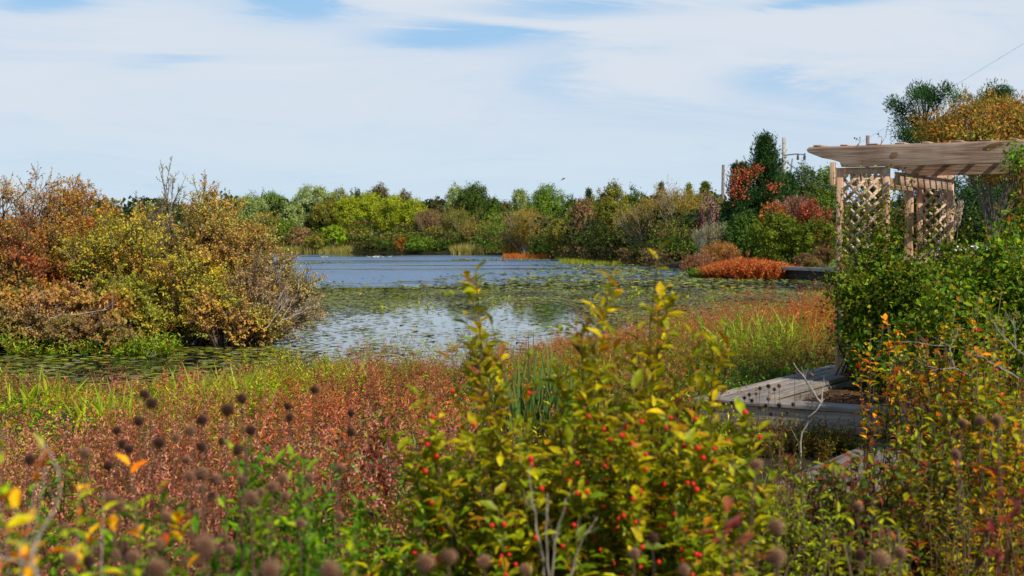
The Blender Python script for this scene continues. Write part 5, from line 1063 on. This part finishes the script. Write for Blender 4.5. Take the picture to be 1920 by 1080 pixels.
tangle('undergrowth', 'reddish pink leafy undergrowth between the left seed heads', -.42, -.02, 3.6, 9, 2300, .32, .88, pal('#b06a5c:4 #c08870:3 #964c44:4 #9c8840:1.5 #868f38:2.5 #60782c:3 #b0704c:2', .9), pal('#7a4a3c:3 #6a5438:3', .8), 19, .032, .24, nst=3, spr=.38)
n = 1500; y = np.sqrt(U(3.6 ** 2, 9 ** 2, n)); x = U(-.42, -.02, n) * y; zb_ = ground(x, y) + U(.42, .82, n); m = 14; b = B()
N_ = n * m; ax_ = norm(rng.normal(size=(n, 3)) * V(.25, .25, 0) + V(0, 0, 1)); tq = np.tile(np.linspace(0, .13, m), n)[:, None]; pp = np.repeat(np.column_stack([x, y, zb_]), m, 0) - np.repeat(ax_, m, 0) * tq + rng.normal(size=(N_, 3)) * .008
cc = np.repeat(pick(pal('#b07868:4 #96584e:3 #c89880:2 #8a6a58:2', .9), n, .2), m, 0); leaves(b, pp, norm(randu(N_) + V(0, 0, .9)), randu(N_), .016, .011, cc)
tag(b.build('seed_spikes', M_DRY), 'fuzzy dusty pink seed spikes standing among the left seed heads', 'seed spikes', kind='stuff')
tangle('undergrowth', 'broad dark withered leaves tangled low between the left seed heads', -.42, .0, 2.4, 5.2, 520, .4, .85, pal('#4a3428:4 #5a3c34:3 #6a5a30:2 #3f4a20:2', .75), pal('#3a2a22:3', .7), 9, .055, .5, .0024, spr=.5)
tangle('undergrowth', 'brown dead stalks and dark leaves in the left foreground', -.42, 0, 2.2, 4.2, 420, .5, .95, pal('#5a4434:4 #6a5a3c:2 #7a8a34:2 #94502c:1', .8), pal('#4a3a30:3 #6a4c3c:3', .7), 7, .035, .3, .0024)
tangle('undergrowth', 'brown and olive weeds filling the right foreground', .0, .42, 3.6, 10.5, 1500, .35, .75, pal('#6a5a34:2 #7a7a28:4 #94842c:3 #4a3a2c:3 #6a7a24:2 #a8642c:.6', .8), pal('#5a463a:3 #4a3a2c:3', .7), 16, .036, .3, excl=ondeck, spr=.5)
tangle('undergrowth', 'broad dark purple brown leaves tangled in the right foreground', .08, .42, 2.6, 6.0, 560, .4, .75, pal('#4a3028:4 #6a3a34:3 #6a5a30:2 #4a4a20:2 #8a5a34:1', .75), pal('#3a2a22:3', .7), 9, .05, .5, .0024, spr=.55, excl=ondeck)
tangle('undergrowth', 'dark dead stalks with curled leaves at the bottom right', .02, .42, 2.2, 4.4, 420, .35, .85, pal('#4a382c:4 #6a4838:2 #6a7a2c:2 #8a3c30:1', .8), pal('#4a3a30:3 #6a4c3c:3', .7), 8, .035, .3, .0024)

n = 420; ru_, rw_ = U(-.6, 3.6, n), -U(.15, .9, n); k_ = (ru_ < 1.7) | (rw_ > -.45); ru_, rw_ = ru_[k_], rw_[k_]; P_ = C0 + ru_[:, None] * u + rw_[:, None] * wv; b = B()
tuft_plants(b, P_[:, 0], P_[:, 1], U(.12, .32, len(P_)), pal('#6a6a2c:3 #8a7a34:3 #7a4a34:3 #5a6a28:3 #a07830:1', .8), pal('#5a4634:3', .7), 3, 12, .04, .32, .4, k=4)
n = 260; ru_, rw_ = -U(.08, .7, n), U(-.4, 5.5, n); P_ = C0 + ru_[:, None] * u + rw_[:, None] * wv
tuft_plants(b, P_[:, 0], P_[:, 1], U(.3, .52, n), pal('#4a6a28:4 #5f7c2c:3 #38521f:3 #8a4a34:.6', .75), pal('#5a5634:3', .7), 3, 12, .05, .45, .4, k=4)
tag(b.build('border_weeds', M_LEAF), 'dark green and brown weeds growing against the sides of the boardwalk', 'weeds', kind='stuff')
# ---------------------------------------------------------------- vine on the pergola and the right-hand thicket
VG = pal('#557422:4 #6c842c:4 #3c541e:4 #8a943a:3 #b0a850:1 #8a6a3c:.8', .62)
def mass(nm, label, cat, blobs, base, n_leaf, lsz, p, shoots=30, sh_len=.5, ratio=.62, stemc=None, mat=None, climb=None):
    stemc = stemc or pal('#6a4a34:3 #8a5a40:2', .7)
    r = thing(nm, label, cat, base); bl, bs = B(), B(); base = V(*base)
    allp = []
    sub_ = []
    for (px, py, D, rx, rz, ry) in blobs:
        c = at(px, py, D)
        for _ in range(6):
            o = randu(1)[0] * U(.35, .95); sub_.append((c + o * V(rx, ry, rz), rx * U(.35, .6), rz * U(.35, .6), ry * U(.4, .7)))
    tot = sum(q[1] * q[2] for q in sub_)
    for (c, rx, rz, ry) in sub_:
        px = c[0] * 50; m = int(n_leaf * rx * rz / tot / 14) + 1; o = randu(m) * U(.15, 1.25, (m, 1)) ** .7
        cl = c + o * V(rx, ry, rz) * (1 + .18 * vnoise(o[:, 0:1] * 3 + px, o[:, 2:3] * 3, 2, 5)); cl = cl[cl[:, 2] > .45]; m = len(cl)
        if not m: continue
        allp.append(cl); N_ = m * 14; pos = np.repeat(cl, 14, 0) + rng.normal(size=(N_, 3)) * .075; out = norm(pos - c)
        cb_ = np.repeat(U(.7, 1.2, m), 14)[:, None]; s = lsz * U(.65, 1.35, N_)
        leaves(bl, pos, norm(randu(N_) + V(0, 0, -.2)), norm(out * .8 + V(0, 0, .6) + randu(N_) * .7), s, s * ratio, np.clip(pick(p, N_, .22) * cb_, 0, .9))
    A_ = np.concatenate(allp); ii = rng.choice(len(A_), shoots); st = A_[ii]; d = norm(randu(shoots) + V(0, -.2, .7)); s0 = curve(st, d, sh_len * U(.5, 1.2, shoots), np.tile(V(0, 0, -.2), (shoots, 1)), 6, .06)
    tubes(bs, s0, .0035, .0015, pick(stemc, shoots), 3); leaf_on(bl, s0, 13, .05, lsz * .9, ratio, p, .8, .6)
    if climb:
        for (xa, xb, ya, yb, D_, m) in climb:
            st = np.array([at(U(xa, xb), U(ya, yb), D_ + U(-.12, .12)) for _ in range(m)]); d = norm(randu(m) * .55 + V(0, 0, 1)); s0 = curve(st, d, U(.2, .55, m), randu(m) * .25, 6, .1)
            tubes(bs, s0, .003, .0015, pick(stemc, m), 3); leaf_on(bl, s0, 10, .0, lsz * .85, ratio, p, .8, .6)
    # woody stems from the base into the mass
    q = A_[rng.choice(len(A_), 26)]; p0 = base + rng.normal(size=(26, 3)) * V(.12, .12, 0); md = (p0 + q) / 2 + rng.normal(size=(26, 3)) * .1; tubes(bs, np.stack([p0, (p0 + md) / 2 + rng.normal(size=(26, 3)) * .05, md, q], 1), .012, .004, pick(stemc, 26), 5)
    bs.build('stems', M_BARK, r, smooth=True); bl.build('foliage', M_LEAF, r); return r
p0 = PP(.6, -.15, .75)
mass('honeysuckle_vine', 'dense bright green vine climbing the left lattice panel of the pergola', 'vine', [(1650, 505, 15.0, .34, .32, .25), (1625, 590, 14.8, .38, .5, .3), (1690, 570, 14.8, .45, .5, .35), (1655, 660, 14.6, .45, .35, .35), (1600, 530, 15.0, .2, .3, .22)], p0, 17000, .05, VG, 240, .45, climb=[(1575, 1690, 410, 510, 15.2, 75), (1590, 1690, 370, 430, 15.3, 16), (1560, 1590, 440, 600, 15.1, 30)])
mass('honeysuckle_vine', 'green vine wrapped round the second lattice and post of the pergola', 'vine', [(1740, 520, 15.6, .45, .4, .3), (1790, 560, 15.0, .5, .45, .35), (1720, 600, 15.2, .4, .45, .3)], PP(1.4, .8, .75), 11000, .046, VG, 150, .4, climb=[(1690, 1760, 430, 500, 16.5, 50), (1760, 1830, 440, 520, 15.5, 40)])
mass('climbing_rose', 'tall leafy rose bush at the right edge rising towards the pergola beam', 'bush', [(1915, 490, 12.0, .25, .3, .3), (1880, 550, 11.6, .42, .36, .35), (1940, 450, 12.4, .2, .3, .25), (1840, 590, 11.4, .4, .3, .35), (1915, 620, 11.2, .45, .4, .35), (1790, 640, 11.2, .4, .3, .35)], (at(1880, 600, 11.6)[0], 11.6, .5), 16000, .052, pal('#64802c:4 #7f8f34:3 #4a6424:4 #a09c44:1 #a8702c:.4', .66), 230, .42)
s_ = [(1905, 292, 13.2, .09, .07, .1), (1930, 312, 13.1, .13, .09, .1)]
mass('climbing_rose', 'arching rose spray hanging over the right end of the beam', 'rose', s_, (at(1930, 300, 13.2)[0] + .1, 13.2, .5), 260, .042, pal('#5f8a2c:4 #84983a:3', .62), 9, .3)
# thin shoots on the lattice and along the beam, with dry buds sticking up
vs = thing('vine_shoots', 'thin twining shoots with few leaves along the top of the pergola beam', 'vine', PP(2, 0, ZT)); bs_b, bl_b = B(), B()
for (px0, py0, px1, py1, D) in [(1590, 345, 1570, 420, 15.5), (1640, 400, 1680, 330, 15.4), (1690, 360, 1730, 315, 15.4), (1605, 276, 1612, 258, 15.4), (1609, 275, 1604, 260, 15.4), (1650, 273, 1662, 244, 15.2), (1652, 270, 1645, 252, 15.2), (1846, 285, 1905, 268, 13.9), (1575, 380, 1552, 420, 15.5), (1552, 420, 1572, 470, 15.5), (1700, 400, 1680, 345, 15.2)]:
    a, c = at(px0, py0, D), at(px1, py1, D); mpt = (a + c) / 2 + V(.03, 0, .02); P_ = np.stack([a, a * .5 + mpt * .5, mpt, c])[None]; tubes(bs_b, P_, .004, .002, lin('#8a6a50') * .8, 4)
    if py0 > 277: leaf_on(bl_b, P_, 9, .1, .045, .6, VG, .8, .6)
    else: leaf_on(bl_b, P_, 3, .8, .025, .8, pal('#3a3028', .8), .8, .6)
bs_b.build('stems', M_STEM, vs); bl_b.build('foliage', M_LEAF, vs)
# pampas plumes
pr = thing('pampas_grass', 'pale feathery plume grass standing right of the pergola lattice', 'grass', (at(1775, 480, 19)[0], 19, .6)); bs_b, bl_b = B(), B()
for (px, py, le) in [(1776, 360, -.02), (1785, 372, .0), (1800, 385, .15), (1770, 372, -.06), (1782, 362, .03), (1792, 400, .1)]:
    t_ = at(px, py, 19); b0 = V(pr.location[0] + U(-.06, .06), 19, .6); P_ = np.stack([b0, b0 * .6 + t_ * .4, b0 * .25 + t_ * .75 , t_])[None]; tubes(bs_b, P_, .005, .003, lin('#a89a70') * .7, 4)
    m = 260; q, tg = sample(P_, U(.84, 1.02, (1, m))); leaves(bl_b, q[0] + rng.normal(size=(m, 3)) * .014, norm(tg[0] + randu(m) * .45), randu(m), .07, .012, pick(pal('#d8c8b8:3 #c0a898:2', .9), m, .1))
ribbons(bs_b, np.tile(V(*pr.location), (70, 1)) + rng.normal(size=(70, 3)) * V(.12, .1, 0), norm(rng.normal(size=(70, 3)) * V(.2, .2, 0) + V(0, 0, 1)), U(.8, 1.8, 70), U(.1, .5, 70), np.full(70, .014), pick(pal('#8a9a50:3 #b0a468:2', .8), 70), 6)
bs_b.build('blades', M_LEAF, pr); bl_b.build('plumes', M_DRY, pr)
# hedge-height greenery behind the pergola to the right
mass('shrub', 'olive shrub behind the pergola right of the plume grass', 'bush', [(1850, 525, 24, 1.3, .45, .6), (1900, 505, 26, 1.2, .5, .6)], (at(1870, 500, 25)[0], 25, .6), 9000, .06, pal('#7a8a34:3 #94843c:2 #8a6a44:2 #5f7a2c:2', .85), 40, .5)
mass('shrub', 'brownish grassy shrub under the parked cars', 'bush', [(1790, 500, 30, .9, .32, .5)], (at(1790, 500, 30)[0], 30, .6), 4000, .06, pal('#8a7a44:3 #a0784c:2 #7a6a34:2', .85), 30, .4)
# right-hand thicket, 5 to 9 m away
TH = pal('#8a8c24:4 #a89c28:3 #647420:4 #c0802c:1.2 #a8542c:.6 #4a5a20:2', .85)
def thick(nm, label, px, ptop, hw, D, n, p, lsz=.045, ratio=.5, stem=STM, tw=7, twl=.16, cat='bush', t0=.35, lpm=16, drop=260, nb=0, tw_lv=6, rad=.25):
    x = at(px, 500, D)[0]; g = gz(x, D); base = np.column_stack([x + rng.normal(size=n) * rad * .5, D + U(-rad, rad, n), np.full(n, g)])
    tt = []
    for _ in range(n):
        q = U(-1, 1); tt.append(at(px + q * hw, ptop + abs(q) ** 2 * 60 + U(0, 1) ** 1.5 * drop, D + U(-.4, .4) * rad * 2))
    r, s0, s1 = sprig(nm, label, cat, base, np.array(tt), lsz, ratio, p, stem, t0, lpm, tw, twl, .005, tw_lv=tw_lv)
    if nb: berries(r, s1, nb, .0062)
    return r
thick('winterberry_bush', 'winterberry thicket with red berries and white twigs at the right edge', 1870, 545, 110, 7.2, 46, TH, .045, nb=24)
thick('winterberry_bush', 'olive and orange leaved berry bush lower right', 1850, 650, 120, 5.8, 50, TH, .042, nb=18, drop=240)
thick('chokeberry_shrub', 'orange and yellow leaved slender shrub in front of the vine', 1655, 590, 60, 8.2, 9, pal('#d0902c:3 #c0702c:3 #a8a83c:3 #b0502c:1', .95), .055, .5, tw=5, tw_lv=4, drop=200, nb=0, lpm=9)
thick('chokeberry_shrub', 'thin shrub with orange leaves on bare stems between boardwalk and thicket', 1740, 600, 60, 8.0, 12, pal('#b0882c:3 #a05a2c:3 #8a8c30:3 #8a4a2c:1', .9), .048, .5, tw=6, tw_lv=4, drop=220, nb=10, lpm=9)
thick('viburnum_shrub', 'shrub with small purplish and olive leaves right of centre thicket', 1790, 620, 90, 7.0, 28, pal('#7a5a3c:3 #8a7c34:4 #6a4438:2 #94983a:2', .85), .04, .5, drop=260, nb=6)
thick('aster_plant', 'yellow green aster clump behind the bottom right stalks', 1760, 800, 90, 5.2, 26, pal('#85902c:4 #9c9834:2 #6a7428:3 #7a5038:2', .78), .036, .34, tw=6, drop=160, cat='plant')
thick('aster_plant', 'olive aster clump in front of the lower platform', 1600, 860, 80, 5.4, 22, pal('#74702c:4 #948a34:3 #7a5038:3', .78), .034, .34, tw=6, drop=150, cat='plant')
thick('aster_plant', 'dull green weeds between the winterberry and the boardwalk', 1450, 820, 80, 5.8, 26, pal('#6a6a2c:4 #8a7434:3 #7a4a38:3', .78), .034, .34, tw=6, drop=150, cat='plant')
thick('goldenrod', 'bright yellow goldenrod plume in front of the platform', 1702, 815, 20, 6.0, 7, pal('#c8b838:4 #b0b034:3', .95), .028, .22, tw=10, twl=.07, cat='goldenrod', t0=.6, lpm=60, drop=60, rad=.08, tw_lv=8)
thick('goldenrod', 'dull gold goldenrod stems left of the purple leaved plant', 1800, 880, 60, 4.6, 14, pal('#a89c30:3 #8a8a2c:3 #7a6a34:2', .9), .028, .25, tw=8, twl=.08, cat='goldenrod', drop=120)
PU = pal('#7a3434:4 #94443c:3 #5a2a30:2 #a85a44:1', .85)
sprig('dogwood_sprout', 'purple red leaved sprout at the bottom right corner', 'plant', V(1.02, 2.9, gz(1.0, 2.9)), tips([(1878, 890, 2.9), (1905, 930, 2.8), (1850, 960, 2.95), (1890, 1000, 2.8), (1915, 985, 2.9)]), .05, .3, PU, pal('#6a3030', .7), .45, 18, 3, .06, .004, tw_lv=4)
sprig('dogwood_sprout', 'reddish brown blurred leaves at the bottom right of the winterberry', 'plant', V(.42, 2.3, gz(.4, 2.3)), tips([(1385, 965, 2.3), (1400, 1000, 2.25), (1365, 1010, 2.2), (1440, 1040, 2.3)]), .045, .3, pal('#94543c:4 #7a3c34:3 #b07a50:1', .85), pal('#6a4a3a', .7), .6, 16, 2, .05, .0035, tw_lv=4)
# bare white twigs, each a set of polylines
def bare(nm, label, lines, w0=.008, c='#c0b8ac', tw=4, tl=.10):
    p0 = at(*lines[0][0]); r = thing(nm, label, 'twig', p0); b = B()
    for ln in lines:
        P_ = np.array([at(*q) for q in ln]); t = np.linspace(0, 1, len(P_)); tt = np.linspace(0, 1, 9); P_ = np.stack([np.interp(tt, t, P_[:, i]) for i in range(3)], -1); P_[1:-1] += rng.normal(size=(7, 3)) * np.linalg.norm(P_[-1] - P_[0]) * .012
        tubes(b, P_[None], w0, w0 * .4, lin(c) * .8, 5); k1 = kids(P_[None], tw, .3, 1, np.full(1, tl), .7, .2, 4, wob=.08); tubes(b, k1, w0 * .35, w0 * .18, lin(c) * .8, 3)
    b.build('branches', M_BARK, r, smooth=True); return r
thick('aster_plant', 'bushy yellow green aster at the bottom, right of the winterberry', 1490, 900, 70, 4.4, 26, pal('#7f8f2c:4 #9a9c34:3 #6a5a34:1', .9), .034, .34, tw=7, drop=150, cat='plant')
thick('aster_plant', 'leafy olive plant at the bottom edge among the right stalks', 1640, 960, 80, 3.8, 24, pal('#7a842c:4 #a09a34:2 #8a5038:1', .9), .032, .34, tw=7, drop=110, cat='plant')
thick('winterberry_bush', 'rust and olive leaved shrub behind the pale bare twigs of the thicket', 1780, 600, 110, 6.6, 55, pal('#a8642c:3 #8a7c2c:4 #6f7a28:3 #b8882c:2 #7a3c2c:1 #4a5a24:2', .85), .046, .5, pal('#3a2c22:3 #54402e:2', .6), drop=300, nb=16, rad=.4)
thick('viburnum_shrub', 'dark olive and wine leaved shrub low in the right foreground', 1680, 820, 130, 5.0, 55, pal('#6a702c:4 #8a8430:3 #7a3c30:3 #a8642c:1 #4a5a24:3', .8), .042, .5, pal('#3a2c22:3 #54402e:2', .6), drop=220, rad=.4)
thick('viburnum_shrub', 'dull green and brown leafy shrub at the bottom right of the winterberry', 1500, 860, 90, 4.9, 36, pal('#6a702c:4 #8a8430:2 #7a4a34:3 #4a5a24:2', .8), .040, .5, pal('#3a2c22:3 #54402e:2', .6), drop=200, rad=.35)
thick('goldenrod', 'tall yellowing goldenrod in the middle of the right foreground', 1740, 900, 50, 4.8, 12, pal('#b8a834:4 #94942c:3', .9), .028, .25, tw=9, twl=.08, cat='goldenrod', drop=110)
thick('viburnum_shrub', 'gold and orange leaved shrub filling the right edge low down', 1890, 760, 60, 4.9, 30, pal('#b08a2c:3 #8a8c2c:4 #a8642c:2 #5a6424:2', .9), .042, .5, drop=220)
thick('dock_plant', 'rusty brown dock stems rising from the smartweed left of the winterberry', 640, 800, 40, 6.4, 10, pal('#8a4a34:4 #a8603c:3 #6a5a30:2', .9), .05, .35, tw=5, drop=120, cat='plant', rad=.2)
thick('aster_plant', 'mid green leafy clump in the smartweed behind the leaning coneflower', 600, 850, 45, 5.2, 14, pal('#4f7424:4 #66862a:3 #8a9434:2', .85), .045, .36, tw=5, drop=120, cat='plant', rad=.2)
thick('aster_plant', 'dark green leafy clump between the middle seed heads', 480, 830, 40, 4.6, 12, pal('#446820:4 #5f7f28:3 #8a8a34:1', .8), .045, .36, tw=5, drop=130, cat='plant', rad=.2)
thick('aster_plant', 'olive green leafy clump in the pink smartweed at the left', 120, 830, 50, 5.6, 12, pal('#5f7a28:4 #86903a:3 #a87048:1', .85), .045, .34, tw=5, drop=110, cat='plant', rad=.25)
thick('dock_plant', 'dark wine red leafy stems in the middle of the left smartweed', 720, 790, 40, 7.2, 12, pal('#7a3434:4 #8f4840:3 #5a3a30:2', .9), .05, .35, tw=5, drop=100, cat='plant', rad=.25)
blades('grass_tuft', 'straw coloured grass tuft among the left seed heads', 380, 960, 4.4, 50, .8, .008, pal('#c0a868:3 #a89458:3 #8a8a44:2', .8), (.1, .7), .3, .06)
blades('grass_tuft', 'green and tan grass tuft right of the tall leaning coneflower', 660, 900, 5.4, 60, .85, .010, pal('#8f9a44:3 #a89c58:3 #6f8034:2', .8), (.1, .7), .3, .08)
bare('bare_branch', 'forked bare white branch standing before the boardwalk', [[(1500, 880, 7.4), (1502, 810, 7.4), (1540, 755, 7.4)], [(1540, 755, 7.4), (1512, 715, 7.4), (1488, 680, 7.4)], [(1540, 755, 7.4), (1542, 730, 7.4)]], .007, '#a89e90', 3)
bare('bare_branch', 'pale bare twigs crossing inside the right thicket', [[(1790, 690, 6.6), (1780, 650, 6.6), (1700, 640, 6.7)], [(1780, 655, 6.6), (1795, 625, 6.6)], [(1790, 690, 6.6), (1765, 692, 6.6), (1735, 685, 6.6)], [(1790, 690, 6.6), (1840, 715, 6.6), (1860, 740, 6.6)]], .0035, '#a89e90', 5)
bare('bare_branch', 'white bare twigs near the right edge of the thicket', [[(1925, 670, 6.0), (1890, 640, 6.0), (1865, 615, 6.0)], [(1905, 652, 6.0), (1900, 600, 6.0)], [(1910, 710, 6.0), (1860, 680, 6.0), (1835, 665, 6.0)]], .0035, '#a89e90', 5)
bare('bare_branch', 'thin grey dead stalks in front of the winterberry base', [[(1030, 1080, 2.9), (1024, 990, 2.9), (1026, 925, 2.9)], [(1035, 1080, 2.9), (1045, 1000, 2.9), (1060, 935, 2.9)], [(1020, 1080, 2.9), (1005, 960, 2.95), (992, 880, 2.95)], [(1070, 1080, 2.9), (1090, 1010, 2.9), (1120, 970, 2.9)]], .0022, '#a89c84', 3, .05)
bare('bare_branch', 'grey curving twig crossing the bottom left corner', [[(70, 1085, 1.8), (60, 1040, 1.8), (100, 960, 1.85), (115, 880, 1.85), (70, 820, 1.85)], [(60, 1060, 1.8), (0, 1045, 1.75)]], .0028, '#a89888', 2, .05)
bare('bare_branch', 'white bare twigs at the tip of the left shrubs over the water', [[(520, 610, 29.0), (545, 575, 29.0), (560, 535, 29.0)], [(530, 600, 29.0), (575, 580, 29.0), (600, 572, 29.0)], [(500, 615, 29.0), (540, 560, 29.0)]], .012, '#b8b0a0', 8, .5)
bare('bare_branch', 'pale bare boughs low in the salmon sumac', [[(40, 620, 27.8), (80, 600, 27.8), (60, 575, 27.8)], [(80, 600, 27.8), (130, 590, 27.8), (200, 580, 27.8)]], .014, '#b8aca0', 5, .4)
